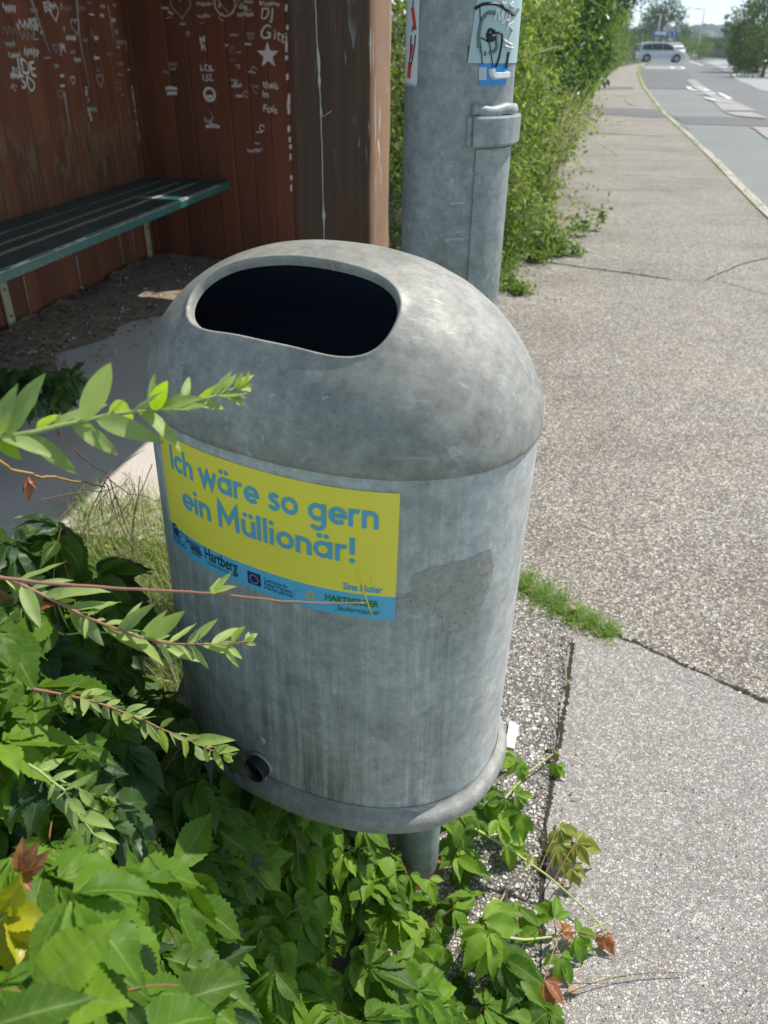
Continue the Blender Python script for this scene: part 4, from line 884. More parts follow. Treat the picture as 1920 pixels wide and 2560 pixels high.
# ---- the creeper: leaves laid over a mound that rises towards the lower left of the bin
cpts = np.array([  # px, py, distance along the view axis, leaflet length, leaf tone 0..1, low values paint shade into the colour
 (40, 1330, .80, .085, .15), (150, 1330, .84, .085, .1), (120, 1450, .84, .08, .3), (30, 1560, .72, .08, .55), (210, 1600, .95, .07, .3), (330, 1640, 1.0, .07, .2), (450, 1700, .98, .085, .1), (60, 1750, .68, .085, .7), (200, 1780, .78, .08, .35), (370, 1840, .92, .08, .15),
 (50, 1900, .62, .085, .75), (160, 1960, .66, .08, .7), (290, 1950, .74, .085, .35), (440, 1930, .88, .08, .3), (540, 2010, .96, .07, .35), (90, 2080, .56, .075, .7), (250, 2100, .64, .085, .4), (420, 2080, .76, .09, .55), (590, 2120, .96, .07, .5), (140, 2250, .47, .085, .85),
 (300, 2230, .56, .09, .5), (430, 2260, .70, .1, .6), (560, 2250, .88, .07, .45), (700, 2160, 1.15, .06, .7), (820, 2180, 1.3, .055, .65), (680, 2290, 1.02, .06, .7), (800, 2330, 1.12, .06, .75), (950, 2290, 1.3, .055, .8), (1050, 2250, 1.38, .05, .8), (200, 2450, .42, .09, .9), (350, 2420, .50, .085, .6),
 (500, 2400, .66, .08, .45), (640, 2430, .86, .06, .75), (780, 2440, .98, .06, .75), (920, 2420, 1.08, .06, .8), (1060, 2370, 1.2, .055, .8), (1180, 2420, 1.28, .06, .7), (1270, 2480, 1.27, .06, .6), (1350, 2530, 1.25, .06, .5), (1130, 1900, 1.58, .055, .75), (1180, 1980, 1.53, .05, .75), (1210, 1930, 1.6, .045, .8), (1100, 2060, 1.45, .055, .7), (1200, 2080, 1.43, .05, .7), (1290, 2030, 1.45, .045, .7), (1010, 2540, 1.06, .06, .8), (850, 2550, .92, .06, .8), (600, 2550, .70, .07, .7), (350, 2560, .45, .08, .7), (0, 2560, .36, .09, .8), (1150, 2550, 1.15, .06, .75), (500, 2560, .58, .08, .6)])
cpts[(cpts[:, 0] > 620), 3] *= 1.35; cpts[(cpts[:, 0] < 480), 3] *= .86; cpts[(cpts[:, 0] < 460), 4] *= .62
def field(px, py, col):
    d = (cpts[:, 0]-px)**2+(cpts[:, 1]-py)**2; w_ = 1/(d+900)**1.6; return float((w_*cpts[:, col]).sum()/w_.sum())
def covered(px, py):
    if py > 2240 and px < 1340+(py-2240)*.25: return px < 1225+(py-2240)*.55
    if px < 480: return py > 1300+(px > 200)*(px-200)*1.9
    if px < 985: return py > 1690+(px-480)*.82
    return 1870 < py < 2250 and px < 1330 and not (1150 < px and py > 2110 and py < 2235)
def creeper_leaves(b_main, b_dark, b_stem, n_, x0, x1, y0, y1, seed, layers=3):
    q = np.random.default_rng(seed); placed = 0; tries = 0
    while placed < n_ and tries < n_*12:
        tries += 1; px, py = q.uniform(x0, x1), q.uniform(y0, y1)
        if not covered(px, py): continue
        d = field(px, py, 2); L = field(px, py, 3)*q.uniform(.55, 1.15); sh = field(px, py, 4)
        lay = int(q.integers(layers)); d2 = d+q.normal(0, .015)+lay*q.uniform(.03, .10)
        # even out over the picture: near leaves are larger
        if q.random() > min(1, (d/1.15)**1.3+.12): continue
        p = at(px, py, d2)
        if p[2] < -.03: p = onz(px, py, q.uniform(.0, .05))
        if inbin(p, .035) or (abs(p[0]-pole_xy[0]) < .07 and abs(p[1]-pole_xy[1]) < .07): continue
        if px > 480 and inbin(p+np.array([0, 0, .12]), .0) and p[2] > zb-.06: continue
        view = unit(CAM-p); Nn = unit(np.array([0, 0, 1.])*q.uniform(.4, 1.1)+view*q.uniform(.0, .5)+np.array(SUN)*.75+q.normal(0, .45, 3))
        T = unit(np.array([0, 0, -1])*q.uniform(.4, 1.5)+np.array([q.normal(0, .8), -abs(q.normal(.25, .5)), 0]))
        r = min(1, max(0, sh*.75+q.normal(0, .22))); dark = q.random() > sh+(.62 if px < 480 and py < 1750 else .45) and lay == 0  # darker leaf copies carry painted shade between the lighter ones
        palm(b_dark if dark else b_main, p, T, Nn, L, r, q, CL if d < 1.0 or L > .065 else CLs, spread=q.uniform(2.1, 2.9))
        X = unit(-T*.35-Nn*1.1+q.normal(0, .2, 3)); pe = [p+X*L*s_+np.array([0, 0, -.5])*L*s_*s_*.8 for s_ in np.linspace(0, .9, 6)]; b_stem.tube(pe, [.0007]*6, 5, cap=False); placed += 1
    return placed
def creeper(name, label, n_, box, seed, loc, main='creeper', layers=3, extra=None, group='creeper growing round the bin'):
    o = thing(name, label, 'creeper', loc, group); b1, b2, b3 = MB(), MB(), MB(); creeper_leaves(b1, b2, b3, n_, *box, seed, layers)
    if extra: extra(b1, b2, b3)
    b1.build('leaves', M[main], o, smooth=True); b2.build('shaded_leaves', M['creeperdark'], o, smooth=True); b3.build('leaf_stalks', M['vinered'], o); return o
def filler(b1, b2, b3, x0=0, x1=520, y0=1380, y1=2560, n_=130, s=77):
    q = np.random.default_rng(s)
    for i in range(n_):   # deeper leaves that close the gaps
        px, py = q.uniform(x0-60, x1), q.uniform(y0, y1)
        if not covered(px, py): continue
        d = field(px, py, 2)+q.uniform(.10, .26); p = at(px, py, d)
        if p[2] < .0: p = onz(px, py, .01)
        if inbin(p, .05): continue
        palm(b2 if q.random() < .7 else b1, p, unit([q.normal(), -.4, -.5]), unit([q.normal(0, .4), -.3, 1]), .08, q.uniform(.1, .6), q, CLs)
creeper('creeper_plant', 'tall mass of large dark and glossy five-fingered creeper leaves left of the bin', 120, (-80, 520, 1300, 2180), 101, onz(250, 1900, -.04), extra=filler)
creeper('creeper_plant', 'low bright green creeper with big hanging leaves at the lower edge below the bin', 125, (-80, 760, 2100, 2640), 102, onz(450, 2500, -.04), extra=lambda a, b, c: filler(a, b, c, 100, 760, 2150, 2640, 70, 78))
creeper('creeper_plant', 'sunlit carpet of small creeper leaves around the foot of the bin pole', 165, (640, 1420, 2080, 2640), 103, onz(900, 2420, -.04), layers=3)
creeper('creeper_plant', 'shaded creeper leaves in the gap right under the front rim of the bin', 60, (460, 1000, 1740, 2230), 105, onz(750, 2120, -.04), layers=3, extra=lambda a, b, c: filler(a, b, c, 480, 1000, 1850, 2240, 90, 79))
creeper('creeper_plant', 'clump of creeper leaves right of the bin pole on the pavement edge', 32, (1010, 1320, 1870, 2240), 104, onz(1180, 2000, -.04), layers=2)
# woody creeper stems seen through the leaves
def vine(b, pxd, rad, seed=0, k=6, n_=40):
    P = np.array([at(x, y, d) for x, y, d in pxd]); P = smoothline(P, n_); q = np.random.default_rng(seed); P[1:-1] += np.convolve(q.normal(0, .002, n_), np.ones(3)/3, 'same')[1:-1, None]*np.array([1, .3, .6])
    b.tube(P, np.linspace(rad, rad*.6, n_), k); return P
sm = thing('creeper_vine', 'brown and green woody creeper stems running under the leaves beside the bin pole', 'creeper', onz(750, 2150, -.04), 'creeper growing round the bin')
b = MB(); vine(b, [(560, 2170, 1.25), (640, 2105, 1.22), (760, 2110, 1.28), (860, 2070, 1.3)], .0032, 1); b.build('stem', M['vinegreen'], sm, smooth=True)
b = MB(); vine(b, [(590, 2200, 1.2), (640, 2235, 1.2), (760, 2180, 1.25), (830, 2200, 1.3)], .004, 2); vine(b, [(330, 2050, .95), (420, 1990, .98), (520, 1940, 1.02)], .003, 4); b.build('stem', M['vinestem'], sm, smooth=True)
b = MB(); vine(b, [(690, 2120, 1.25), (720, 2140, 1.25), (760, 2165, 1.22)], .0018, 3); vine(b, [(380, 2080, .8), (440, 2180, .74)], .002, 5); b.build('stem', M['vinered'], sm, smooth=True)
# curling tendrils
b = MB()
for (x, y, d, s) in ((840, 2110, 1.25, 1), (880, 2130, 1.26, -1), (480, 1600, .82, 1)):
    P = [at(x, y, d)+np.array([.004*math.cos(t_*2.2)*math.exp(-t_*.02)+t_*.0022*s, 0, .004*math.sin(t_*2.2)-t_*.001]) for t_ in np.linspace(0, 14, 60)]; b.tube(P, .0006, 5)
b.build('tendril', M['vinegreen'], sm, smooth=True)
# long runner that creeps out over the pavement
def runner(name, label, pts, m_, leaves, col='creeper', rad=.0028, group='creeper growing round the bin'):
    o = thing(name, label, 'creeper', pts[0], group); P = smoothline(np.array(pts), 50); b = MB(); b.tube(P, np.linspace(rad, rad*.45, 50), 7); b.build('stem', M[m_], o, smooth=True)
    bl = MB(); bs = MB()
    for (px, py, z, L, tx, ty, r, q_) in leaves:
        p = onz(px, py, z); q = np.random.default_rng(q_); palm(bl, p, np.array([tx, ty, -.15]), unit([q.normal(0, .25), -.25, 1]), L, r, q, CL); k_ = np.argmin(np.linalg.norm(P-p, axis=1)); bs.tube([P[k_], (P[k_]+p)/2+np.array([0, 0, .006]), p], .0011, 5)
    bl.build('leaves', M[col], o, smooth=True); bs.build('leaf_stalks', M['vinered'], o); return o
runner('creeper_runner', 'yellow green creeper runner reaching diagonally onto the pavement right of the bin pole', [onz(1180, 2068, .10), onz(1270, 2120, .08), onz(1370, 2190, .055), onz(1450, 2260, .035), onz(1500, 2310, .03), onz(1520, 2350, .02)], 'vinegreen',
       [(1395, 2070, .06, .058, .5, -.5, .25, 1), (1400, 2110, .05, .055, .1, -1, .1, 2), (1440, 2105, .06, .05, 1, -.5, .55, 7), (1330, 2140, .07, .03, -.5, -.8, .2, 3), (1430, 2170, .05, .035, .3, -1, .5, 4)], 'creeperold')
runner('creeper_runner', 'green and reddish creeper shoot tip lying on the pavement, lowest at the right', [onz(1240, 2340, .06), onz(1310, 2350, .05), onz(1400, 2340, .035), onz(1480, 2320, .03), onz(1530, 2300, .025)], 'vinegreen',
       [(1385, 2300, .05, .05, -.2, 1, .6, 11), (1350, 2320, .05, .055, -1, .3, .55, 12), (1440, 2335, .045, .05, 1, -.5, .6, 13), (1400, 2390, .04, .05, .3, -1, .5, 14), (1290, 2290, .05, .045, -.8, .5, .7, 16)])
runner('creeper_runner', 'small reddish young creeper leaves at the tip of a runner on the pavement', [onz(1400, 2330, .05), onz(1450, 2330, .045), onz(1510, 2345, .03)], 'vinered', [(1405, 2330, .055, .028, .6, .3, .7, 21), (1510, 2340, .03, .03, .2, -1, .4, 22), (1360, 2450, .05, .05, .1, -1, .2, 23)], 'redleaf', .0014)
runner('creeper_runner', 'short leafy creeper shoot standing on the gravel edge beside the dark joint', [onz(1250, 2010, .03), onz(1320, 1930, .03), onz(1390, 1880, .025)], 'vinegreen', [(1390, 1910, .03, .035, 0, -1, .6, 31), (1385, 1880, .03, .018, .6, .6, .8, 32), (1290, 1985, .03, .04, .8, .1, .7, 33)])
# yellow young shoot low on the left
o = thing('creeper_shoot', 'yellow young creeper leaf cluster with bronze tip at the left edge below the twigs', 'creeper', at(20, 2280, .5), 'creeper growing round the bin'); b = MB(); bb_ = MB()
q = np.random.default_rng(5); c0 = at(18, 2290, .50)
for (tx, ty, L) in ((115, 2300, .034), (125, 2345, .036), (70, 2395, .040), (60, 2470, .050), (-20, 2380, .05), (45, 2200, .035)):
    tgt = at(tx, ty, .49+q.normal(0, .012)); D = tgt-c0; put(b, CL[int(q.integers(4))], c0, D, unit(unit(CAM-c0)+q.normal(0, .25, 3)), np.linalg.norm(D)*1.05, q.uniform(.1, .6), 1.0)
b.build('leaves', M['yellowleaf'], o, smooth=True)
c1 = at(52, 2185, .49); b2 = MB()
for (tx, ty) in ((55, 2095), (95, 2105), (125, 2130), (110, 2170), (80, 2230), (40, 2130)): D = at(tx, ty, .485)-c1; put(b2, CLs[0], c1, D, unit(unit(CAM-c1)+q.normal(0, .3, 3)), np.linalg.norm(D), q.uniform(.2, 1), .9)
b2.build('young_leaves', M['redleaf'], o, smooth=True); vine(bb_, [(-60, 2350, .52), (5, 2300, .505), (18, 2290, .5), (52, 2185, .49)], .0014, 6); bb_.build('stem', M['vinegreen'], o, smooth=True)
# big sunlit leaf in the lower left corner
o = thing('creeper_leaf', 'very large five-fingered creeper leaf with pale veins in the bottom left corner', 'leaf', at(80, 2490, .42), 'creeper growing round the bin'); b = MB(); c0 = at(78, 2490, .42); q = np.random.default_rng(15)
for (tx, ty, dd, r) in ((292, 2297, .43, .85), (330, 2500, .41, .8), (300, 2600, .42, .6), (150, 2640, .41, .75), (-70, 2560, .43, .55)):
    D = at(tx, ty, dd)-c0; put(b, leaflet_proto(41, cprof, .08, .38, .10, .015, int(tx+99)), c0, D, unit(unit(CAM-c0)*.8+np.array(SUN)*.6+q.normal(0, .08, 3)), np.linalg.norm(D), r, 1.25)
b.build('leaflet', M['creeper'], o, smooth=True); b = MB(); b.tube([at(-60, 2478, .43), at(20, 2480, .425), c0], .0018, 7); b.build('leaf_stalk', M['vinered'], o, smooth=True)
# the big hanging leaf in front of the shade
o = thing('creeper_leaf', 'hanging creeper leaf with long drooping points under the left of the bin', 'leaf', at(434, 2180, .78), 'creeper growing round the bin'); b = MB(); c0 = at(434, 2180, .74); q = np.random.default_rng(17)
for (tx, ty, dd, r) in ((535, 2025, .80, .55), (425, 2430, .72, .7), (535, 2400, .74, .62), (560, 2260, .77, .4)):
    D = at(tx, ty, dd)-c0; put(b, CL[0], c0, D, unit(unit(CAM-c0)+q.normal(0, .22, 3)+np.array([.4, 0, 0])*(1 if tx < 434 else -.3)), np.linalg.norm(D)*1.04, r, 1.0)
b.build('leaflet', M['creeper'], o, smooth=True); b = MB(); vine(b, [(330, 2110, .8), (390, 2150, .76), (434, 2180, .74)], .0013, 8); b.build('leaf_stalk', M['vinered'], o, smooth=True)

# ---- narrow-leaved twigs reaching in from the left
def twig(label, path, rad, lv, m_, seed, lm='willow', group='narrow-leaved twigs reaching in from the left', tuft=None, wf=1.):
    o = thing('shrub_twig', label, 'twig', at(*path[0]), group); P = np.array([at(x, y, d) for x, y, d in path]); P = smoothline(P, 60); q = np.random.default_rng(seed)
    P[3:] += np.cumsum(q.normal(0, .00018, (57, 3)), 0); b = MB(); b.tube(P, np.linspace(rad, rad*.4, 60), 8); b.build('stem', M[m_], o, smooth=True); b = MB(); b2 = MB()
    for (x0, y0, x1, y1, r, lime) in lv:
        d = P[np.argmin([np.linalg.norm(topx(p)-np.array([x0, y0])) for p in P])]; dep = (d-CAM)@_f; A_ = d; B_ = at(x1, y1, dep+q.normal(0, .018)); D = B_-A_
        Nn = unit(unit(CAM-A_)*.75+np.array([0, 0, .55])+q.normal(0, .32, 3)); bt = b2 if lime else b
        put(bt, WL[int(q.integers(4))], A_, D, Nn, np.linalg.norm(D), r, wf*(1.4 if lime else .95)*q.uniform(.75, 1.2))
    if len(lv) > 9:      # smaller leaves between the large ones, on every side of the stem
        for k_ in range(len(lv)):
            i = int(q.integers(6, 57)); A_ = P[i]; Tn = unit(P[i+1]-P[i-1]); sd = unit(np.cross(Tn, unit(CAM-A_)))*(1 if k_ % 2 else -1); Ls = np.linalg.norm(P[-1]-P[0])*q.uniform(.05, .11)
            put(b, WL[int(q.integers(4))], A_, unit(Tn*q.uniform(.5, 1.3)+sd*q.uniform(.4, 1)+q.normal(0, .25, 3)), unit(unit(CAM-A_)*.5+q.normal(0, .6, 3)+np.array([0, 0, .4])), Ls, q.random(), wf*q.uniform(.7, 1.2))
    if tuft:
        (x, y, n_, L, ang) = tuft; dep = (P[-1]-CAM)@_f
        for i in range(n_):
            a_ = ang+q.normal(0, .38); l_ = L*q.uniform(.5, 1); D = at(x+math.cos(a_)*l_, y+math.sin(a_)*l_, dep+q.normal(0, .01))-P[-1]; put(b, WL[int(q.integers(4))], P[-1], D, unit(unit(CAM-P[-1])+q.normal(0, .5, 3)), np.linalg.norm(D), q.uniform(.6, 1), wf*1.0)
    b.build('leaves', M[lm], o, smooth=True); b2.build('bright_leaves', M['limeleaf'], o, smooth=True); return o
twig('blurred near twig with broad pale leaves and lime leaves crossing the bin shoulder, topmost twig', [(-40, 1100, .47), (80, 1080, .47), (170, 1060, .475), (280, 1035, .48), (360, 1022, .485), (450, 1010, .49), (540, 985, .50), (590, 965, .505)], .0019,
  [(10, 1090, 108, 930, .5, 0), (-20, 1098, 15, 990, .5, 0), (95, 1078, 160, 1000, .8, 1), (130, 1070, 270, 1005, .4, 0), (200, 1045, 283, 897, .5, 0), (0, 1098, 120, 1105, .5, 0), (70, 1095, 205, 1195, .3, 0), (0, 1130, 52, 1145, .6, 1), (180, 1075, 298, 1130, .6, 0), (240, 1060, 397, 1090, .5, 0), (275, 1040, 370, 1010, .9, 1), (320, 1015, 392, 965, .35, 0),
   (375, 1018, 385, 930, .4, 0), (375, 1015, 428, 950, .9, 1), (350, 1045, 467, 1088, .6, 0), (395, 1018, 500, 985, .4, 0), (450, 1000, 485, 922, .5, 0), (480, 1000, 574, 1015, .6, 0), (430, 1020, 518, 1036, .6, 0), (500, 1002, 540, 975, .9, 1), (525, 980, 580, 925, .5, 0), (540, 985, 612, 1006, .7, 0), (548, 978, 592, 932, .9, 0)],
  'greenstem', 41, tuft=(590, 965, 9, 62, -.35), wf=1.25)
twig('bare reddish brown twig crossing in front of the yellow sticker, one tuft of small leaves', [(-60, 1440, .60), (0, 1442, .60), (110, 1458, .60), (300, 1472, .595), (430, 1478, .59), (560, 1484, .585), (700, 1500, .575), (800, 1505, .57), (912, 1504, .565)], .0016,
  [(520, 1482, 552, 1442, .8, 0), (525, 1482, 582, 1435, .9, 0), (530, 1483, 585, 1458, .85, 0), (522, 1482, 540, 1455, .8, 0)], 'twig', 42)
twig('long leafy grey green twig ending in a pale bud over the lower bin body', [(-60, 1425, .66), (30, 1450, .66), (130, 1495, .655), (240, 1550, .65), (320, 1580, .645), (400, 1600, .64), (480, 1604, .635), (560, 1605, .63), (615, 1597, .625)], .0016,
  [(40, 1450, 170, 1420, .5, 0), (80, 1465, 182, 1430, .35, 0), (10, 1440, 100, 1490, .3, 0), (55, 1460, 100, 1560, .3, 0), (110, 1480, 220, 1470, .3, 0), (140, 1490, 252, 1440, .5, 0), (150, 1510, 195, 1525, .4, 0), (170, 1520, 222, 1600, .4, 0), (185, 1510, 268, 1505, .3, 0), (205, 1530, 245, 1605, .4, 0), (220, 1545, 305, 1480, .4, 0), (240, 1545, 275, 1540, .4, 0), (250, 1555, 353, 1640, .6, 0),
   (295, 1560, 392, 1508, .4, 0), (300, 1575, 345, 1495, .3, 0), (310, 1580, 432, 1655, .7, 0), (350, 1580, 415, 1530, .45, 0), (365, 1590, 460, 1530, .5, 0), (390, 1595, 510, 1655, .8, 0), (395, 1600, 474, 1645, .6, 0), (420, 1598, 490, 1570, .6, 0), (470, 1600, 545, 1553, .6, 0), (500, 1602, 575, 1632, .75, 0), (530, 1603, 598, 1565, .6, 0), (560, 1604, 604, 1650, .9, 0), (580, 1600, 610, 1565, .6, 0)],
  'twig', 43, tuft=(615, 1597, 9, 26, -.15), wf=1.1)
twig('leafy twig with small rounded pale leaves pointing at the round lock', [(80, 1722, .70), (170, 1740, .70), (260, 1765, .695), (340, 1798, .69), (400, 1825, .685), (460, 1850, .68), (520, 1880, .675), (560, 1895, .67)], .0014,
  [(90, 1722, 95, 1770, .3, 0), (110, 1730, 125, 1778, .4, 0), (140, 1738, 165, 1780, .5, 0), (150, 1738, 225, 1722, .3, 0), (170, 1742, 188, 1790, .5, 0), (200, 1748, 275, 1712, .4, 0), (210, 1750, 222, 1760, .4, 0), (225, 1755, 250, 1795, .6, 0), (255, 1765, 272, 1797, .7, 0), (262, 1765, 303, 1748, .5, 0), (285, 1770, 310, 1808, .6, 0), (310, 1782, 328, 1820, .7, 0), (330, 1790, 342, 1828, .8, 0), (340, 1790, 388, 1770, .5, 0), (350, 1800, 390, 1788, .4, 0),
   (370, 1810, 400, 1860, .6, 0), (395, 1822, 420, 1870, .8, 0), (395, 1820, 432, 1795, .6, 0), (430, 1840, 462, 1850, .5, 0), (455, 1850, 476, 1902, .8, 0), (480, 1858, 558, 1842, .7, 0), (485, 1865, 484, 1910, .9, 0), (465, 1848, 500, 1840, .6, 0), (505, 1870, 520, 1912, .9, 0), (515, 1875, 560, 1850, .8, 0), (530, 1882, 558, 1922, .95, 0), (540, 1888, 590, 1865, .8, 0)],
  'twig', 44, tuft=(560, 1895, 8, 34, -.1), wf=1.35)
twig('short drooping twig with grey green leaves and bent tip, below the longer twigs', [(70, 1910, .60), (110, 1935, .60), (160, 1970, .60), (200, 2040, .60), (240, 2090, .60), (270, 2120, .60)], .0013,
  [(80, 1915, 75, 1955, .3, 0), (100, 1925, 150, 1905, .3, 0), (130, 1950, 190, 1920, .4, 0), (140, 1955, 120, 2000, .3, 0), (150, 1965, 215, 1935, .4, 0), (165, 1975, 240, 1940, .4, 0), (180, 1995, 205, 2030, .6, 0), (175, 1985, 195, 2080, .3, 0), (200, 2035, 268, 2045, .4, 0), (210, 2050, 250, 2055, .4, 0), (220, 2065, 215, 2130, .5, 0), (235, 2085, 298, 2098, .5, 0), (255, 2100, 262, 2145, .6, 0), (265, 2110, 285, 2130, .6, 0), (180, 1990, 150, 2060, .3, 0)], 'greenstem', 45, wf=1.2)
twig('small side twig with bud over dark creeper leaves, beside the short drooping twig', [(150, 1950, .61), (200, 1975, .61), (240, 1988, .61), (275, 1998, .61)], .001, [(190, 1970, 240, 1945, .5, 0), (200, 1972, 248, 2028, .6, 0), (225, 1980, 285, 1960, .5, 0), (240, 1988, 282, 1960, .5, 0), (250, 1990, 290, 2005, .9, 0)], 'greenstem', 46, tuft=(275, 1998, 4, 18, 0), wf=1.2)
twig('tiny twig with a few narrow leaves near the bottom edge', [(330, 2460, .62), (360, 2490, .62), (385, 2520, .62), (405, 2548, .62)], .0009, [(340, 2470, 325, 2520, .2, 0), (350, 2480, 400, 2475, .3, 0), (365, 2495, 432, 2495, .5, 0), (370, 2500, 378, 2560, .5, 0)], 'twig', 47)
# orange brown shoot with a small red leaf
o = thing('creeper_shoot', 'arching orange brown creeper shoot with a small red hanging leaf, above the grass', 'creeper', at(0, 1160, .7)); b = MB(); vine(b, [(-60, 1130, .70), (0, 1158, .71), (70, 1185, .74), (160, 1200, .80), (220, 1205, .86), (262, 1218, .92)], .0017, 12); b.build('stem', mat('ochre_stem', (.42, .24, .08), .5), o, smooth=True)
b = MB(); q = np.random.default_rng(2); c0 = at(72, 1192, .74)
for (x, y) in ((72, 1255), (60, 1235), (92, 1220)): D = at(x, y, .735)-c0; put(b, CLs[1], c0, D, unit(unit(CAM-c0)+q.normal(0, .2, 3)), np.linalg.norm(D), q.random(), .75)
b.build('leaves', M['redleaf'], o, smooth=True)
o = thing('creeper_shoot', 'orange and green autumn-tinted creeper leaf between the middle twigs', 'leaf', at(25, 1520, .8)); b = MB(); c0 = at(28, 1512, .80)
for (x, y, r) in ((-10, 1470, .7), (125, 1515, .1), (50, 1555, .6), (0, 1560, .8), (60, 1480, .5)): D = at(x, y, .79)-c0; put(b, CL[1], c0, D, unit(unit(CAM-c0)+q.normal(0, .2, 3)), np.linalg.norm(D), r, .9)
b.build('leaves', M['redleaf'], o, smooth=True)
b = MB(); vine(b, [(-40, 1530, .82), (60, 1560, .85), (160, 1585, .88), (280, 1580, .92), (400, 1575, .96)], .0016, 14); b.build('stem', M['vinegreen'], o, smooth=True)

# ---- grass, weeds and dry stalks on the soil behind the bin
def blades(b, n_, fn, q, h0, h1, w_=.0016, lean=.5):
    for i in range(n_):
        p = fn(q); h = q.uniform(h0, h1); a_ = q.uniform(0, 6.28); d = np.array([math.cos(a_), math.sin(a_), 0]); s_ = np.array([-d[1], d[0], 0]); l_ = q.uniform(.1, lean)*h; V = []
        for t_ in (0, .4, .75, 1): c_ = p+ZV*h*(t_-.25*t_*t_*(l_/h))+d*l_*t_*t_; ww = w_*(1-t_*.85); V += [c_+s_*ww, c_-s_*ww]
        b.add(V, [(0, 1, 3, 2), (2, 3, 5, 4), (4, 5, 7, 6)], q.random())
q = np.random.default_rng(51); b = MB()
blades(b, 5200, lambda q: (lambda p: p)(onz(q.uniform(180, 470), q.uniform(1270, 1780), -.04)), q, .04, .17, .0014, 1.2)
tag(b.build('grass', M['grass']), 'pale dry and green grass between shelter floor and bin', 'grass', kind='stuff')
b = MB()
for i in range(700):
    p = onz(q.uniform(180, 480), q.uniform(1280, 1750), -.03)+ZV*q.uniform(0, .08); put(b, WL[int(q.integers(4))], p, q.normal(0, 1, 3)*np.array([1, 1, .5]), unit([q.normal(0, .4), q.normal(0, .4), 1]), q.uniform(.012, .028), q.random(), 2.2)
tag(b.build('weeds', M['hedge']), 'small leafy weeds among the grass left of the bin', 'weeds', kind='stuff')
# tangle of thin dry stalks over the concrete
o = thing('dry_plant', 'tangle of thin dry brown stalks bending over the shelter floor left of the bin', 'dry plant', onz(250, 1300, -.04)); b = MB()
for st in ([(145, 1080, 1.6), (200, 1140, 1.6), (270, 1190, 1.62)], [(260, 1195, 1.5), (300, 1160, 1.7), (360, 1125, 2.0)], [(130, 1010, 1.5), (150, 1090, 1.5), (240, 1170, 1.52)], [(100, 1250, 1.3), (180, 1235, 1.4), (260, 1215, 1.5)], [(265, 1190, 1.5), (310, 1230, 1.55), (395, 1250, 1.7)], [(215, 1205, 1.45), (180, 1260, 1.4), (140, 1310, 1.35)], [(260, 1200, 1.5), (290, 1280, 1.6), (330, 1380, 1.7)], [(265, 1200, 1.5), (220, 1290, 1.5), (210, 1340, 1.5)], [(350, 1190, 1.8), (335, 1300, 1.75), (330, 1420, 1.7)], [(380, 1160, 1.9), (345, 1250, 1.8), (325, 1350, 1.75)], [(270, 1190, 1.5), (320, 1330, 1.6), (390, 1480, 1.6)], [(200, 1220, 1.4), (250, 1230, 1.5), (320, 1210, 1.6)]): vine(b, st, .0013, int(st[0][0]), 5, 24)
for k_ in range(26):
    x, y = q.uniform(240, 330), q.uniform(1180, 1260); st = [(x, y, 1.5), (x+q.normal(0, 30), y+q.uniform(10, 60), 1.52), (x+q.normal(0, 50), y+q.uniform(60, 160), 1.55)]; vine(b, st, .0006, k_, 4, 14)
b.build('stalks', M['vinestem'], o, smooth=True)
# dark plant by the shelter wall
for (lab, xs, ys, n_, sd) in (('dark green bushy plant at the left edge by the shelter dirt', (-30, 75), (925, 1010), 26, 61), ('dark green leafy plant growing at the shelter floor edge, right of its twin', (60, 185), (935, 1010), 30, 62)):
    o = thing('small_plant', lab, 'plant', onz((xs[0]+xs[1])/2, ys[1], -.02), 'dark plants at the shelter floor edge'); b = MB(); q = np.random.default_rng(sd)
    for i in range(n_):
        p = at(q.uniform(*xs), q.uniform(*ys), 2.75+q.normal(0, .10)); palm(b, p, unit([q.normal(), q.normal()-.5, -.3]), unit([q.normal(0, .4), -.4, 1]), .085, q.uniform(0, .8), q, CLs)
    b.build('leaves', M['creeperdark'], o, smooth=True); b = MB()
    for i in range(5): vine(b, [((xs[0]+xs[1])/2+q.normal(0, 8), ys[1]+25, 2.8), (q.uniform(*xs), q.uniform(*ys), 2.78)], .003, i, 5, 8)
    b.build('stem', M['vinestem'], o)
# dry litter in the dirt along the shelter wall
b = MB(); q = np.random.default_rng(71)
for i in range(1500):
    v = q.uniform(2.2, 5.25); u = UB+.03+abs(q.normal(0, .30)); 
    if u > UB+.78: continue
    p = W(u, v, .012+.03*max(0, 1-(u-UB)/.5)+q.uniform(0, .006)); put(b, CLs[int(q.integers(3))], p, q.normal(0, 1, 3)*np.array([1, 1, .12]), unit([q.normal(0, .3), q.normal(0, .3), 1]), q.uniform(.012, .05), q.random()**1.3, q.uniform(.5, 1.1))
tag(b.build('leaf_litter', M['debris']), 'dry leaves and bark scraps on the dirt along the shelter wall', 'litter', kind='stuff')
b = MB()
for i in range(420):
    v = q.uniform(2.2, 5.25); u = UB+.03+abs(q.normal(0, .28)); p = W(u, v, .02); r_ = q.uniform(.004, .014); V = [p+r_*unit(q.normal(0, 1, 3))*np.array([1, 1, .6]) for _ in range(8)]
    V = [p+r_*np.array(c_)*q.uniform(.6, 1.2) for c_ in ((1, 0, 0), (0, 1, 0), (-1, 0, 0), (0, -1, 0), (0, 0, .7), (0, 0, -.7))]; b.add(V, [(0, 1, 4), (1, 2, 4), (2, 3, 4), (3, 0, 4), (1, 0, 5), (2, 1, 5), (3, 2, 5), (0, 3, 5)], q.random())
tag(b.build('pebbles', M['kerb']), 'small stones lying in the dirt under the bench', 'pebbles', kind='stuff')
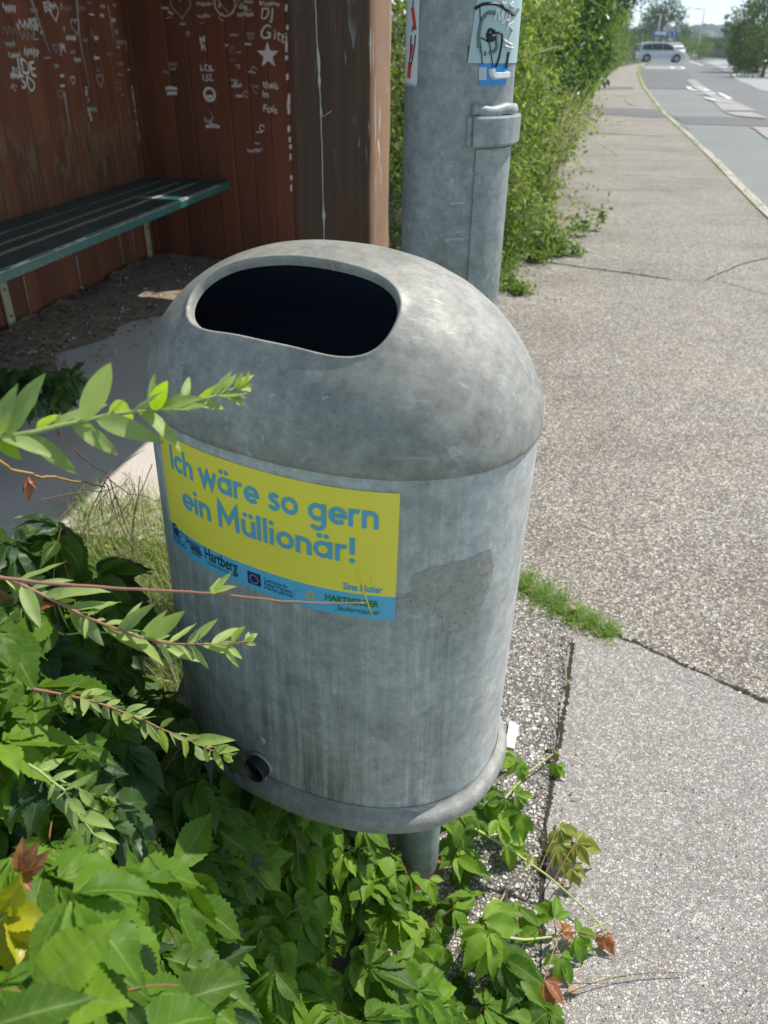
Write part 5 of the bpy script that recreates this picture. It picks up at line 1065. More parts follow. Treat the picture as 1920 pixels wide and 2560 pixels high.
# moss and grass in the pavement joint
b = MB(); q = np.random.default_rng(81)
def ingr(q):
    s = q.random(); x = 1290+s*255; y = 1448+s*150+q.normal(0, 18)*(1.2 if s < .5 else .8)+(12 if .5 < s < .62 else 0); 
    if math.sin(x*.11+y*.07)+math.sin(x*.31-y*.13)*.7+q.normal(0, .35) < -.1: return ingr(q)
    return onz(x+q.normal(0, 7), y, .0)
blades(b, 2900, ingr, q, .005, .034, .0009, 1.8)
tag(b.build('grass_tuft', M['grassgreen'], loc=onz(1420, 1520)), 'thick strip of short green grass in the pavement crack right of the bin', 'grass', kind='stuff')
for (pl, w_, h_, n_, hh) in (([(1925, 556), (1851, 480), (1770, 393), (1712, 336), (1655, 283), (1608, 220), (1595, 185), (1600, 165)], .03, 1, 5200, .055), ([(1460, 333), (1560, 337), (1640, 341), (1708, 348)], .02, 0, 500, .03), ([(1455, 429), (1480, 430)], .02, 0, 60, .03)):
    P = np.array([onz(x, y, .0) for x, y in pl]); P = smoothline(P, 120); b = MB(); t_ = np.concatenate([[0], np.cumsum(np.linalg.norm(np.diff(P, axis=0), axis=1))])
    def gp(q, P=P, w_=w_, t_=t_):
        while True:
            s = q.uniform(0, 1)**1.0*t_[-1]; k_ = .5+.5*math.sin(s*2.3)+.35*math.sin(s*7.1)+.02*s
            if q.random() < k_: break
        i = min(118, int(np.searchsorted(t_, s))); return P[i]+(P[i+1]-P[i])*q.random()+np.array([q.normal(0, w_+.0012*s)+(.035 if h_ else 0), 0, -.005])
    blades(b, n_, gp, q, .015, hh, .0045, 1.2); tag(b.build('grass_tuft', M['grassgreen'], loc=P[0]), 'grass and weeds growing along the stone kerb' if h_ else ('line of moss and grass in the pavement joint before the dark patch' if n_ > 100 else 'small tuft of grass by the pavement edge'), 'grass', kind='stuff')
# grit and small stones gathered along the gravelly edge
b = MB(); q = np.random.default_rng(91)
def stone(p, r_, rr): b.add([p+r_*np.array(c_)*q.uniform(.6, 1.3) for c_ in ((1, 0, 0), (0, 1, 0), (-1, 0, 0), (0, -1, 0), (0, 0, .6), (0, 0, -.3))], [(0, 1, 4), (1, 2, 4), (2, 3, 4), (3, 0, 4)], rr)
for i in range(900):
    x, y = q.uniform(1150, 1425), q.uniform(1490, 2420)
    if q.random() < .35: x = np.interp(y, [1590, 2050, 2400], [1424, 1362, 1345])-abs(q.normal(0, 12))
    stone(onz(x, y, .006), q.uniform(.0015, .0048), q.random())
for i in range(160): stone(onz(q.uniform(1360, 1920), q.uniform(1620, 2560), .009), q.uniform(.001, .0028), q.random())
for i in range(150): stone(onz(q.uniform(1250, 1920), q.uniform(700, 1500), .002), q.uniform(.002, .005), q.random())
M['grit'] = leafmat('grit', [(0, (.16, .15, .13)), (.5, (.36, .34, .31)), (1, (.66, .63, .58))], 0, .9); tag(b.build('gravel', M['grit']), 'loose grit along the pavement edge', 'gravel', kind='stuff')
b = MB()
for i in range(130):
    x, y = (q.uniform(1150, 1440), q.uniform(1500, 2500)) if i < 90 else (q.uniform(1240, 1420), q.uniform(560, 800)); put(b, CLs[int(q.integers(3))], onz(x, y, .012), q.normal(0, 1, 3)*np.array([1, 1, .2]), unit([q.normal(0, .4), q.normal(0, .4), 1]), q.uniform(.004, .014)*(1 if i < 90 else 2), q.random(), q.uniform(.5, 1.2))
tag(b.build('leaf_litter', M['dryleaf']), 'crumbs of dead leaves along the pavement edge', 'litter', kind='stuff')
# scraps
P = [onz(x, y, z) for x, y, z in ((1262, 1868, .006), (1285, 1874, .006), (1297, 1815, .012), (1274, 1804, .010))]; b = MB(); V = P+[p+ZV*.004 for p in P]; b.add(V, [(3, 2, 1, 0), (4, 5, 6, 7), (0, 1, 5, 4), (1, 2, 6, 5), (2, 3, 7, 6), (3, 0, 4, 7)])
tag(b.build('paper_scrap', M['whitep'], loc=P[0]), 'small white paper strip on the gravelly edge beside the bin', 'paper')
def twiglet(label, pts, r, m_='drystalk'):
    P = smoothline(np.array([onz(x, y, z) for x, y, z in pts]), 14); b = MB(); b.tube(P, r, 6); tag(b.build('dry_stick', M[m_], loc=P[0], smooth=True), label, 'stick', 'dry sticks on the pavement')
twiglet('short pale stick in the gravel right of the bin pole', [(1232, 2285, .012), (1250, 2255, .014), (1268, 2222, .012)], .0022)
twiglet('yellow straw lying in the dark pavement joint', [(1412, 1650, .012), (1415, 1680, .016), (1414, 1715, .012)], .0018)
twiglet('long thin dry stalk lying across the pavement near the bottom edge', [(1400, 2490, .02), (1500, 2450, .022), (1600, 2432, .02), (1722, 2432, .016)], .0008, 'vinestem')
twiglet('thin pale straw beside the long dry stalk', [(1350, 2440, .02), (1450, 2441, .02), (1590, 2442, .018)], .0007)
def dryleaf(label, px, py, L, sd, a=(1, .3, 0), z=.018):
    q = np.random.default_rng(sd); b = MB(); p = onz(px, py, z); put(b, CLs[2], p, np.array(a), unit([q.normal(0, .3), q.normal(0, .3), 1]), L, q.random(), 1.1); tag(b.build('dry_leaf', M['dryleaf'], loc=p, smooth=True), label, 'leaf', 'dry leaves on the pavement')
dryleaf('small orange brown dead leaf on the gravel beside the dark joint', 1370, 1865, .02, 1)
dryleaf('brown dead leaf on the grass crack', 1425, 1520, .03, 2, z=.03)
dryleaf('large rust brown curled dead leaf at the weeds beyond the lamp post', 1375, 548, .16, 3, (1, 0, .1), .05)
dryleaf('brown curled leaf under the bottom creeper tip', 1418, 2478, .03, 4)

# ============================================================ HEDGE AND TREES
def leafquads(b, P, size, q, up=.5, rr=None, asp=.45):
    n_ = len(P); size = np.broadcast_to(size, n_); T = q.normal(0, 1, (n_, 3)); T[:, 2] -= .5; T /= np.linalg.norm(T, axis=1)[:, None]
    Nn = q.normal(0, 1, (n_, 3)); Nn[:, 2] += up*1.6; Nn += np.array(SUN)*up; X = np.cross(T, Nn); X /= np.linalg.norm(X, axis=1)[:, None]; Z = np.cross(X, T); s_ = size[:, None]*q.uniform(.6, 1.25, (n_, 1))
    V = np.stack([P, P+T*s_*.5+X*s_*asp*.5+Z*s_*.10, P+T*s_-Z*s_*.08, P+T*s_*.5-X*s_*asp*.5+Z*s_*.10], 1).reshape(-1, 3); k = b.n; b.v.append(V); b.n += len(V); b.uv.append(np.tile(np.array([[0, 0], [1, .5], [0, 1], [-1, .5]]), (n_, 1)))
    F1 = [(k+4*i, k+4*i+1, k+4*i+2) for i in range(n_)]; F2 = [(k+4*i, k+4*i+2, k+4*i+3) for i in range(n_)]; b.f += F1+F2; r = q.random(n_) if rr is None else rr; b.r += list(r)+list(r); b.mi += [0]*(2*n_)
def hedge(label, v0, v1, face, H, mats, n_, seed, size, depth=.5, leanb=0., clump=.25, cat='hedge', group='hedge along the pavement', zmin=0., name='hedge', wk=1.6):
    """face(v,z)-> u of the leafy front"""
    q = np.random.default_rng(seed); o = thing(name, label, cat, W(face((v0+v1)/2, 0)-.3, (v0+v1)/2, -.05), group)
    def bumpf(v, z): return clump*(.5*np.sin(v*2.1+z*1.3+seed)+.35*np.sin(v*5.3-z*4.1+seed*2)+.3*np.sin(z*7.7+v*3.1)+.2*np.sin(v*13+z*11))
    parts = []
    for (mn, frac) in mats:
        m_ = int(n_*frac*1.5); v = v0+(v1-v0)*q.random(m_)**wk if wk != 1 else q.uniform(v0, v1, m_); z = q.uniform(zmin, 1, m_)*H; uu = np.array([face(a_, c_) for a_, c_ in zip(v, z)])+bumpf(v, z)-np.abs(q.normal(0, depth*.45, m_))+(q.random(m_) < .06)*q.uniform(0, .16, m_)
        # a crest that is not flat
        top = H*(1-.10*np.abs(np.sin(v*1.7+seed))-.08*q.random(m_)); keep = (z < top); cl = np.sin(v*6.1+z*5.2+seed*3)*np.sin(z*8.3-v*4.7)+q.normal(0, .5, m_); keep &= cl > -1.0
        v, z, uu = v[keep], z[keep], uu[keep]
        ne = int(len(v)*(.35 if v0 < 8 else .22)); ve = v0+.1+np.abs(q.normal(0, .18, ne)); ze = q.uniform(0, 1, ne)*H*.97; ue = np.array([face(a_, c_) for a_, c_ in zip(ve, ze)])-q.uniform(0, 1.5, ne); v, z, uu = np.concatenate([v, ve]), np.concatenate([z, ze]), np.concatenate([uu, ue]); P = uu[:, None]*EU+v[:, None]*DV+z[:, None]*ZV; sz = size*(.8+.055*v)
        b = MB(); leafquads(b, P, sz, q); b.build('foliage', M[mn], o)
    if v0 < 25:
        S_ = MB(); P = []; SZ_ = []
        for k_ in range(120 if v0 < 8 else 60):
            v = v0+.1+(v1-v0-.2)*q.random()**1.3; z = q.uniform(.15, H*.9); u = face(v, z)-.1; L_ = q.uniform(.15, .6)*(1+.03*v); d = unit(EU*q.uniform(.3, 1)+DV*q.normal(-.2, .6)+ZV*q.uniform(-.3, .9)); p0 = W(u, v, z); p1 = p0+d*L_*.6; p2 = p1+unit(d-ZV*q.uniform(.1, .8))*L_*.5
            S_.tube([p0, p1, p2], [.0028, .002, .001], 4)
            for s in range(16): t_ = (s+1)/16; c_ = p0*(1-t_)**2+2*p1*t_*(1-t_)+p2*t_*t_; P.append(c_+q.normal(0, .012, 3)); SZ_.append(size*(.7+.045*v)*(1.1-.4*t_))
        S_.build('shoots', M['greenstem'], o); b = MB(); leafquads(b, np.array(P), np.array(SZ_), q); b.build('shoot_leaves', M[mats[-1][0]], o)
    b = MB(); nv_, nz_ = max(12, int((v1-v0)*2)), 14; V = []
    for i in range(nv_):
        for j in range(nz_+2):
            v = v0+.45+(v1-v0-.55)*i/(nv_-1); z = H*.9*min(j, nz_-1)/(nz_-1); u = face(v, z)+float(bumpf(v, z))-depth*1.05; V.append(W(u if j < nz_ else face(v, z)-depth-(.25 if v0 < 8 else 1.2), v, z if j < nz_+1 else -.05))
    if v0 > 8: b.grid(V, nv_, nz_+2); b.build('dark_core_sheet', M['core'], o)  # dark backing sheet painted as the shaded depth behind the leaves
    return o
# low weedy part beside the pavement, then the high hedge behind it
hedge('light green weedy hedge right behind the lamp post and shelter', 5.55, 9.2, lambda v, z: -.42+.06*(v-5.5)+.20*math.exp(-((z-.35)/.5)**2)-.02*z, 2.0, [('hedge', .45), ('hedgegrey', .55)], 13000, 201, .052, .5, wk=1)
DULL = 1
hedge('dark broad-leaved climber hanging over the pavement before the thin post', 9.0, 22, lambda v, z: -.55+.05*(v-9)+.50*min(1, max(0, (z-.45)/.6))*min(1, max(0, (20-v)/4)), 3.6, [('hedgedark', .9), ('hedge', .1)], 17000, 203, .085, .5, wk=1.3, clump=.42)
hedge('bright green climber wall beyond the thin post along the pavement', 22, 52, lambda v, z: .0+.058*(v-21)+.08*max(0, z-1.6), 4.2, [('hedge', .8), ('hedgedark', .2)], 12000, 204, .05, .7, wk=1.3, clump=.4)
hedge('far end of the green hedge near the parked white car', 52, 86, lambda v, z: 1.8+.09*(v-52), 4.4, [('hedge', .7), ('treebright', .3)], 5000, 205, .05, .9, wk=1, clump=.5)
# low weeds spilling over the pavement edge
def weed(label, pxs, n_, hh, sd, size, mats='hedge', h0=.02, cat='weed'):
    q = np.random.default_rng(sd); c0 = onz(pxs[0][0], pxs[0][1], 0); o = thing('weed', label, cat, c0, 'weeds on the pavement edge'); P = []; S_ = MB()
    for (x, y, r, h) in pxs:
        c_ = onz(x, y, 0); 
        for k_ in range(max(3, n_//len(pxs)//14)):
            tip = c_+np.array([q.normal(0, r), q.normal(0, r), h*q.uniform(.4, 1)]); base = c_+np.array([q.normal(0, r*.4)-.05, q.normal(0, r*.4), 0]); mid = (tip+base)/2+np.array([0, 0, .03]); S_.tube([base, mid, tip], [.002, .0015, .0008], 4)
            for s in range(14): t_ = q.uniform(.15, 1); P.append(base*(1-t_)+tip*t_+q.normal(0, .018, 3)+ZV*.02*math.sin(3.14*t_))
    P = np.array(P); P[:, 2] = np.maximum(P[:, 2], .01); b = MB(); leafquads(b, P, size, q, asp=.6); b.build('leaves', M[mats], o); S_.build('stems', M['greenstem'], o)
weed('low weeds at the hedge foot just right of the lamp post', [(1245, 745, .05, .18), (1250, 700, .06, .22), (1262, 690, .06, .16), (1240, 640, .07, .25), (1265, 600, .08, .3), (1285, 720, .05, .08), (1310, 735, .05, .05)], 1700, .2, 301, .028)
weed('spreading weeds on the pavement beyond the lamp post', [(1300, 640, .08, .2), (1340, 620, .09, .2), (1385, 625, .10, .2), (1310, 580, .1, .35), (1400, 640, .07, .1), (1350, 655, .06, .08), (1280, 670, .07, .2)], 2200, .3, 302, .032)
weed('wandering weed shoot leaning out furthest over the pavement', [(1440, 590, .06, .20), (1420, 610, .06, .16), (1470, 590, .04, .26), (1505, 575, .03, .30), (1450, 640, .04, .08)], 330, .3, 303, .045)
weed('leafy weeds in front of the hedge at half distance', [(1330, 520, .15, .5), (1300, 470, .16, .6), (1345, 450, .15, .5), (1370, 420, .15, .45), (1310, 540, .1, .4)], 2600, .5, 304, .04)
weed('sprawling weeds by the hedge foot before the thin post', [(1390, 390, .2, .6), (1400, 350, .22, .6), (1370, 330, .25, .7), (1420, 310, .25, .5)], 2000, .5, 305, .05)
# tall dry flowering stalks
o = thing('tall_weed', 'tall thin seedy stalks leaning over the pavement in front of the hedge', 'weed', onz(1340, 480, 0), 'weeds on the pavement edge'); b = MB(); P = []; q = np.random.default_rng(310)
dd = 6.3
for k_ in range(34):
    x0, y0 = q.uniform(1330, 1400), q.uniform(420, 470); x1, y1 = q.uniform(1420, 1530), q.uniform(190, 330); dq = dd+q.normal(0, .25); p0, p1 = at(x0, y0, dq), at(x1, y1, dq+.2); mid = (p0+p1)/2+np.array([-.03, 0, .04]); b.tube([p0, mid, p1], [.0045, .0035, .002], 4)
    for s in range(14): t_ = q.uniform(.45, 1.02); P.append(p0+(p1-p0)*t_+q.normal(0, .022, 3))
b.build('stalks', M['drystalk'], o); b = MB(); leafquads(b, np.array(P), .034, q, asp=.6); b.build('seed_heads', M['hedgegrey'], o)
# grass verge further on
b = MB(); q = np.random.default_rng(320)
def vg(q):
    v = 24+50*q.random()**1.2; return W(.10+.058*(v-21)+q.uniform(-.2, .25), v, 0)
blades(b, 5000, vg, q, .06, .28, .012, .8); tag(b.build('verge_grass', M['grassgreen']), 'bright green grass verge between far pavement and hedge', 'grass', kind='stuff')

def tree(label, base, H, cr, n_, mats, seed, leaf, trunk=.12, cat='tree', group=None, lob=9, low=.25, name='tree', lean=(0, 0)):
    q = np.random.default_rng(seed); o = thing(name, label, cat, base, group); b = MB(); top = base+np.array([lean[0], lean[1], H*.8])
    b.tube([base-ZV*.1, base+(top-base)*.35+q.normal(0, .05, 3), base+(top-base)*.7, top], [trunk, trunk*.8, trunk*.5, trunk*.2], 8)
    C = []
    for i in range(lob):
        a_ = q.uniform(0, 6.28); z = q.uniform(low, .92); rad = cr*(.75*math.sin(math.pi*min(1, (z-low)/(1-low)*.85+.12))**.7); c_ = base+np.array([lean[0]*z, lean[1]*z, 0])+np.array([math.cos(a_)*rad*.75, math.sin(a_)*rad*.75, z*H]); C.append((c_, cr*q.uniform(.28, .5)))
        b.tube([base+(top-base)*q.uniform(.3, .6), (base+(top-base)*z+c_)/2, c_], [trunk*.4, trunk*.25, trunk*.1], 6)
    b.build('trunk', M['bark'], o, smooth=True)
    for (mn, fr) in mats:
        P = []
        for i in range(int(n_*fr)):
            c_, r_ = C[int(q.integers(len(C)))]; d = unit(q.normal(0, 1, 3)); P.append(c_+d*r_*q.uniform(.45, 1.08)*np.array([1, 1, .8]))
        b = MB(); leafquads(b, np.array(P), leaf, q); b.build('crown', M[mn], o)
    return o
def gp(px, py, d): return W(0, 0)+onz(px, 106, 0) if 0 else None
def ground_at(px, dist):   # a place on the ground in picture column px (near the horizon), dist metres away
    r = ray(px, 110); r = r*np.array([1, 1, 0]); r = r/np.linalg.norm(r); return r*dist+np.array([0, 0, -.1])
tree('big dark tree whose branch overhangs the far pavement against the sky', W(.6, 50, -.1), 7.4, 2.6, 4500, [('treeleaf', .75), ('hedge', .25)], 401, .20, .2, lob=14, low=.45, lean=(2.6, 0))
def cloud(label, c, rad, n_, mats, seed, size, stems=14):
    q = np.random.default_rng(seed); base = np.array([c[0], c[1], -.05]); o = thing('shrub', label, 'shrub', base, 'hedge along the pavement'); S_ = MB(); tips = []
    for i in range(stems):
        t_ = c+unit(q.normal(0, 1, 3))*rad*q.uniform(.4, .95); S_.tube([base+q.normal(0, .05, 3)*np.array([1, 1, 0]), (base+t_)/2+q.normal(0, .08, 3), t_], [.012, .008, .003], 5); tips.append(t_)
    S_.build('stems', M['bark'], o)
    for mn, fr in mats:
        m_ = int(n_*fr); P = c+q.normal(0, .45, (m_, 3))*rad; k_ = q.integers(0, len(tips), m_); T_ = np.array(tips)[k_]; P = np.where((q.random(m_) < .7)[:, None], T_+q.normal(0, .16, (m_, 3)), P); P[:, 2] = np.maximum(P[:, 2], .02); b = MB(); leafquads(b, P, size, q); b.build('foliage', M[mn], o)
cloud('dull olive loose shrub seen between the shelter post and the lamp post', W(-1.12, 6.9, 1.15), np.array([.6, .5, 1.25]), 5200, [('hedgegrey', .75), ('hedge', .25)], 202, .06, 34)
tree('leafy tree rising over the middle of the green hedge', W(-1.2, 33), 6.5, 2.4, 4200, [('treeleaf', .6), ('hedge', .4)], 402, .17, .16, lob=14, low=.3)
tree('round dark green tree beyond the white car at the left of the sky gap', ground_at(1648, 150), 9.2, 3.9, 2600, [('treeleaf', .9), ('treebright', .1)], 403, .45, .3, lob=14, low=.12)
tree('pale green tree left of the round dark tree', ground_at(1610, 170), 7.6, 3.6, 1500, [('treebright', .6), ('treeleaf', .4)], 404, .45, .3, lob=10, low=.1)
tree('small hazy tree right of the round dark tree', ground_at(1695, 165), 4.6, 2.6, 1100, [('treebright', .5), ('treeleaf', .5)], 405, .4, .15, lob=9, low=.05)
tree('slender dark columnar tree on the far hedge line', ground_at(1807, 150), 5.9, .8, 600, [('treeleaf', 1)], 406, .3, .1, lob=8, low=.45)
tree('big yellow green roadside tree at the right edge', ground_at(1905, 62), 5.0, 2.5, 6000, [('treebright', .65), ('treeleaf', .35)], 407, .19, .15, lob=20, low=.10)
tree('dark dense bush left of the roadside tree at the right edge', ground_at(1868, 70), 4.2, 1.6, 3200, [('treeleaf', .8), ('hedgedark', .2)], 408, .2, .15, lob=13, low=.04)
tree('dark bush at the foot of the roadside tree at the right edge', ground_at(1925, 52), 2.6, 2.0, 3000, [('hedgedark', .7), ('treebright', .3)], 409, .16, .1, lob=12, low=.03)
for i, (px, d, h_, c_, mm, lab) in enumerate([(1735, 128, 3.0, 2.8, 'treebright', 'pale bushy scrub right behind the white cars along the road'), (1715, 150, 4.0, 2.4, 'treebright', 'rounded light green bush before the old wall'), (1752, 112, 1.9, 2.2, 'hedge', 'low green scrub on the far road verge'), (1690, 140, 2.2, 2.2, 'treebright', 'small bush just behind the second white car'), (1845, 85, 1.7, 1.6, 'treebright', 'scrubby weeds beside the pale gate at the right verge'), (1622, 120, 2.3, 2.5, 'treebright', 'low bush behind the tail of the white car'), (1592, 100, 2.6, 2.2, 'hedge', 'bush at the hedge end left of the white car'), (1668, 135, 1.9, 2.0, 'hedge', 'low bush between the two white cars and the signs')]):
    tree(lab, ground_at(px, d), h_, c_, 1300, [(mm, .7), ('treeleaf', .3)], 420+i, .2, .06, lob=9, low=.0, name='bush', cat='bush', group='bushes along the far road verge')
b = MB(); q = np.random.default_rng(330)
RP = [onz(x, y, -.06) for x, y in [(1960, 185), (1920, 174), (1870, 158), (1800, 139), (1740, 128)]]; RP = smoothline(np.array(RP), 60)
def rv(q): i = int(q.integers(59)); return RP[i]+(RP[i+1]-RP[i])*q.random()+np.array([q.uniform(.2, 3.2), q.uniform(0, 2.5), 0])
blades(b, 4500, rv, q, .2, .9, .03, .7); tag(b.build('roadside_grass', M['grass']), 'tall yellowish grass along the far side of the road', 'grass', kind='stuff')
# old wall with hedge on top
o = thing('old_wall', 'long low brown wall topped by a dark clipped hedge beyond the road', 'wall', ground_at(1795, 140)); b = MB(); a_, c_ = ground_at(1752, 150), ground_at(1850, 128); d = unit(c_-a_); nrm = np.cross(ZV, d); b.box(a_-ZV*.2, d*np.linalg.norm(c_-a_), nrm*.4, ZV*1.75); b.build('wall', M['stonewall'], o)
P = np.array([a_+d*q.uniform(-3, np.linalg.norm(c_-a_)+1)+nrm*q.uniform(-.4, .8)+ZV*q.uniform(1.3, 2.6) for _ in range(2600)]); b = MB(); leafquads(b, P, .32, q); b.build('hedge_top', M['treeleaf'], o)

# ============================================================ THIN POST, LAMPS, SIGNS
pb_ = onz(1449, 264, 0); o = thing('marker_post', 'thin grey metal post on a concrete foot at the hedge edge', 'post', pb_); b = MB(); b.tube([pb_-ZV*.02, pb_+np.array([.05, 0, 2.6])], .055, 16); b.build('pole', M['galv2'], o, smooth=True)
b = MB(); b.tube([pb_-ZV*.02, pb_+ZV*.05, pb_+ZV*.09], [.19, .17, .10], 14); b.build('foot', M['kerb'], o, smooth=True)
def streetlamp(label, px, dist, top, armx, group='street lamps beyond the car'):
    b0 = ground_at(px, dist); o = thing('street_lamp', label, 'street lamp', b0, group); r_ = .012*dist/10
    H = CH+.1+(106-top)/F*dist*.0+ (topz(px, top, b0)-CH) ; b = MB(); b.tube([b0-ZV*.1, b0+ZV*(H*.5), b0+ZV*H], [.10, .08, .055], 10); b.tube([b0+ZV*H, b0+ZV*(H+.08)+np.array([armx, 0, 0])], [.05, .04], 8); b.build('pole', M['lightmetal'], o, smooth=True)
    b = MB(); c_ = b0+ZV*(H+.06)+np.array([armx*.9, 0, 0]); b.box(c_-np.array([.45 if armx < 0 else 0, .12, .04]), np.array([.5, 0, 0]), np.array([0, .26, 0]), ZV*.10); bevel(b.build('lamp_head', M['lightmetal'], o), .03); return o
def topz(px, py, b0):
    r = ray(px, py); s = math.hypot(b0[0], b0[1])/math.hypot(r[0], r[1]); return CH+r[2]*s-b0[2]+0
streetlamp('tall grey street lamp with its head pointing left, in the sky gap', 1746, 120, 26, -.9)
streetlamp('more distant short-armed street lamp left of the tall one', 1708, 210, 46, -.9)
streetlamp('faint thin pole by the bushes near the right tree', 1842, 190, 60, -.3)
streetlamp('thin pale pole in front of the round dark tree', 1640, 120, 40, -.2)
def signpost(label, px, dist, topy, kind='round'):
    b0 = ground_at(px, dist); o = thing('road_sign', label, 'road sign', b0, 'blue road signs behind the cars'); H = topz(px, topy, b0); b = MB(); b.tube([b0-ZV*.1, b0+ZV*H], .035, 8); b.build('post', M['lightmetal'], o)
    c_ = b0+ZV*(H-.35)-unit(b0*np.array([1, 1, 0]))*.05; f_ = -unit(b0*np.array([1, 1, 0])); x_ = np.cross(ZV, f_); b = MB()
    if kind == 'round': b.tube([c_, c_+f_*.03], .42, 20); b.build('sign_face', M['signblue'], o); b = MB(); b.box(c_+f_*.035-x_*.06-ZV*.22, x_*.12, f_*.01, ZV*.44); b.build('sign_symbol', M['whitep'], o)
    elif kind == 'square': b.box(c_-x_*.4-ZV*.3, x_*.8, f_*.03, ZV*.6); b.build('sign_face', M['signblue'], o)
    else: b.box(c_-x_*.55-ZV*.16, x_*1.3, f_*.03, ZV*.32); b.build('sign_face', M['whitep'], o)
signpost('round blue road sign with white symbol above the white car', 1658, 116, 78)
signpost('blue square road sign left of the round blue one', 1637, 116, 76, 'square')
signpost('small dark blue road sign right of the round blue one', 1682, 135, 78)
signpost('narrow white direction sign above the car roof', 1645, 112, 74, 'white')
# pale rounded object on the verge: a wrapped round bale
bl = onz(1838, 148, -.06); bl = ground_at(1838, 88); b = MB(); V = []
for i in range(13):
    for j in range(20):
        a_ = math.pi*i/12; V.append(bl+np.array([math.sin(a_)*math.cos(j*.314)*.55, math.sin(a_)*math.sin(j*.314)*.6, .72+.72*-math.cos(a_)*.86]))
b.grid(V, 13, 20, closed=True); o = b.build('boulder', M['kerb'], loc=bl, smooth=True); tag(o, 'pale rounded boulder in the grass at the right road verge', 'boulder')

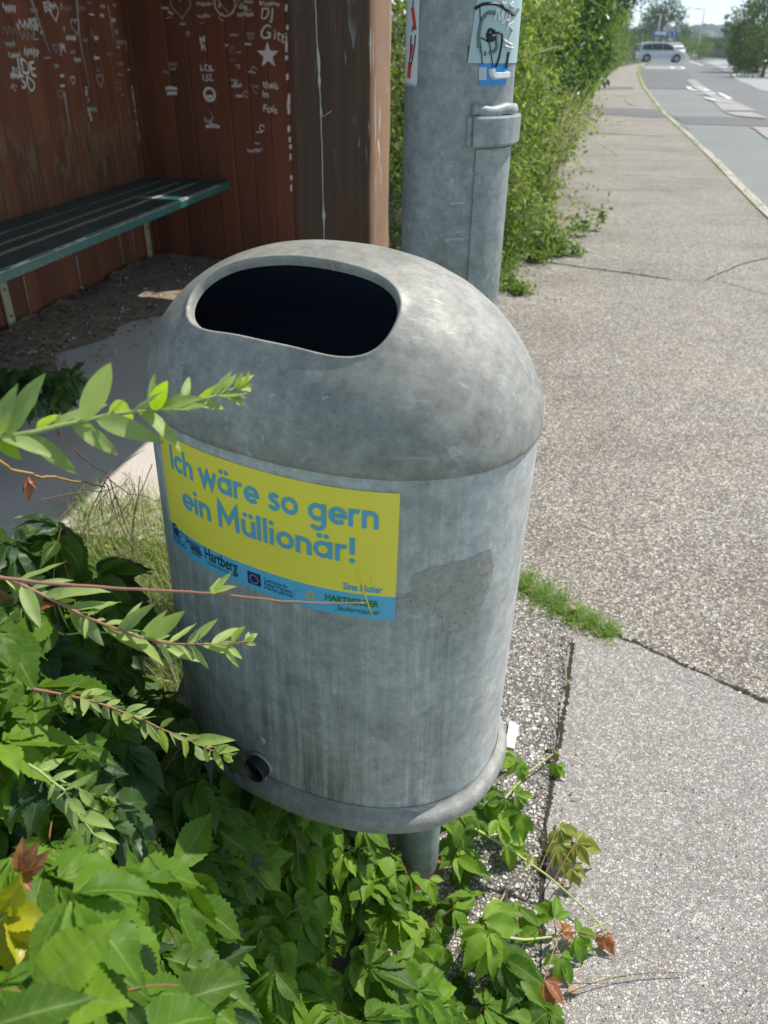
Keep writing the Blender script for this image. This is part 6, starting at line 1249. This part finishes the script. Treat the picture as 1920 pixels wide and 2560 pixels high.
# ============================================================ CARS
def car(label, origin, fwd, L=4.75, H=1.7, Wd=1.8, seed=1, group='white cars at the far junction'):
    """local x forward, y left"""
    f_ = unit(fwd); l_ = np.cross(ZV, f_); o = thing('car', label, 'car', origin, group)
    def P(x, y, z): return origin+f_*x+l_*y+ZV*z
    # side profile of the body, from rear bumper over the roof to the front bumper
    prof = [(-2.36, .32), (-2.38, .62), (-2.30, .95), (-2.22, 1.10), (-2.06, 1.52), (-1.90, 1.66), (-1.2, 1.72), (0, 1.72), (.45, 1.66), (.95, 1.42), (1.45, 1.08), (1.75, .98), (2.15, .84), (2.33, .66), (2.38, .45), (2.32, .26), (1.9, .22), (-1.9, .22)]
    def yw(x, z): 
        w_ = .89
        if z > .95: w_ -= (z-.95)*.30
        if abs(x) > 1.7: w_ -= (abs(x)-1.7)*.28
        return w_
    b = MB(); n_ = len(prof); V = []
    for s in (-1, -.93, -.6, 0, .6, .93, 1):
        for (x, z) in prof: k_ = 1 if abs(s) < 1 else .985; V.append(P(x*k_, s*yw(x, z), .9+(z-.9)*k_))
    m_ = 7; f = [(i*n_+j, i*n_+(j+1) % n_, (i+1)*n_+(j+1) % n_, (i+1)*n_+j) for i in range(m_-1) for j in range(n_)]+[tuple(range(n_))[::-1], tuple((m_-1)*n_+j for j in range(n_))]
    b.add(V, f); body_ = b.build('body', M['carpaint'], o)
    for s, nm in ((-1, 'side_window'), (1, 'side_window')):
        for pl in ([(-1.98, 1.08), (-1.86, 1.50), (-1.1, 1.58), (-1.05, 1.06)], [(-1.0, 1.06), (-1.03, 1.58), (-.08, 1.60), (-.05, 1.05)], [(0, 1.05), (-.02, 1.60), (.38, 1.56), (.92, 1.32), (1.20, 1.04)]):
            b = MB(); A_ = [P(x, s*(yw(x, z)+.012), z) for x, z in pl]; B_ = [P(x, s*(yw(x, z)-.02), z) for x, z in pl]; n2 = len(pl); b.add(A_+B_, [tuple(range(n2)), tuple(range(n2, 2*n2))[::-1]]+[(i, (i+1) % n2, (i+1) % n2+n2, i+n2) for i in range(n2)]); b.build(nm, M['glass'], o)
    for nm, pl in (('windscreen', [(.50, 1.655, .66), (1.45, 1.10, .80)]), ('rear_window', [(-2.07, 1.56, .66), (-2.225, 1.15, .78)])):
        b = MB(); (x0, z0, w0), (x1, z1, w1) = pl; e = .02 if x0 > 0 else -.02; b.add([P(x0+e, -w0, z0), P(x0+e, w0, z0), P(x1+e, w1, z1), P(x1+e, -w1, z1), P(x0, -w0, z0-.03), P(x0, w0, z0-.03), P(x1, w1, z1-.03), P(x1, -w1, z1-.03)], [(0, 1, 2, 3), (7, 6, 5, 4), (0, 4, 5, 1), (1, 5, 6, 2), (2, 6, 7, 3), (3, 7, 4, 0)]); b.build(nm, M['glass'], o)
    for x in (-1.42, 1.42):
        for s in (-1, 1):
            b = MB(); c0, c1 = P(x, s*.70, .33), P(x, s*.905, .33); b.tube([c0, c1], .33, 24); w_ = b.build('wheel', M['tyre'], o); b = MB(); b.tube([P(x, s*.90, .33), P(x, s*.915, .33)], .21, 16); b.build('rim', M['rim'], w_)
            b = MB(); b.tube([P(x, s*.80, .36), P(x, s*.893, .36)], .375, 24); b.build('wheel_arch', M['black'], o)
    for s in (-1, 1):
        b = MB(); b.box(P(2.08, s*.62-.12, .70), f_*.20, l_*.24, ZV*.13); bevel(b.build('headlight', M['lamp'], o), .02)
        b = MB(); b.box(P(-2.36, s*.70-.09, .86), f_*.14, l_*.20, ZV*.3); bevel(b.build('tail_light', M['redlamp'], o), .02)
        b = MB(); b.box(P(.95, s*.98-.09, 1.06), f_*.13, l_*.18, ZV*.14); bevel(b.build('wing_mirror', M['carpaint'], o), .03)
    b = MB(); b.box(P(2.26, -.6, .36), f_*.12, l_*1.2, ZV*.16); b.build('grille', M['black'], o); return o
fwd_ = unit(np.array([1, -.16, 0])); car('white people carrier standing across the far end of the pavement', ground_at(1657, 93)+ZV*.05, fwd_)
r_ = ground_at(1688, 112); car('second white car, partly hidden behind the white people carrier', r_+ZV*.05, unit(unit(r_*np.array([1, 1, 0]))*-1+np.array([.25, 0, 0])))
# guard rail left of the car
o = thing('barrier', 'thin grey horizontal barrier rail left of the signs', 'barrier', ground_at(1600, 125)); a_, c_ = ground_at(1585, 125), ground_at(1622, 128); b = MB(); b.tube([a_+ZV*1.55, c_+ZV*1.55], .06, 8)
for t_ in (0, .5, 1): b.tube([a_+(c_-a_)*t_, a_+(c_-a_)*t_+ZV*1.6], .05, 6)
b.build('rail', M['lightmetal'], o)
hz = MB(); hz.box((-1000, -30, -1.2), (2000, 0, 0), (0, 960, 0), (0, 0, 62)); ho = hz.build('haze', bpy.data.materials.new('haze')); hm = ho.data.materials[0]; hm.use_nodes = True
for nd in list(hm.node_tree.nodes):
    if nd.type != 'OUTPUT_MATERIAL': hm.node_tree.nodes.remove(nd)
pv = hm.node_tree.nodes.new('ShaderNodeVolumePrincipled'); pv.inputs['Color'].default_value = (.80, .88, 1, 1); pv.inputs['Density'].default_value = .0007; pv.inputs['Anisotropy'].default_value = .3
hm.node_tree.links.new(pv.outputs[0], hm.node_tree.nodes['Material Output'].inputs['Volume']); ho['kind'] = 'stuff'; sc.cycles.volume_bounces = 0
for ob in sc.objects:
    if '_o' in ob.keys(): del ob['_o']
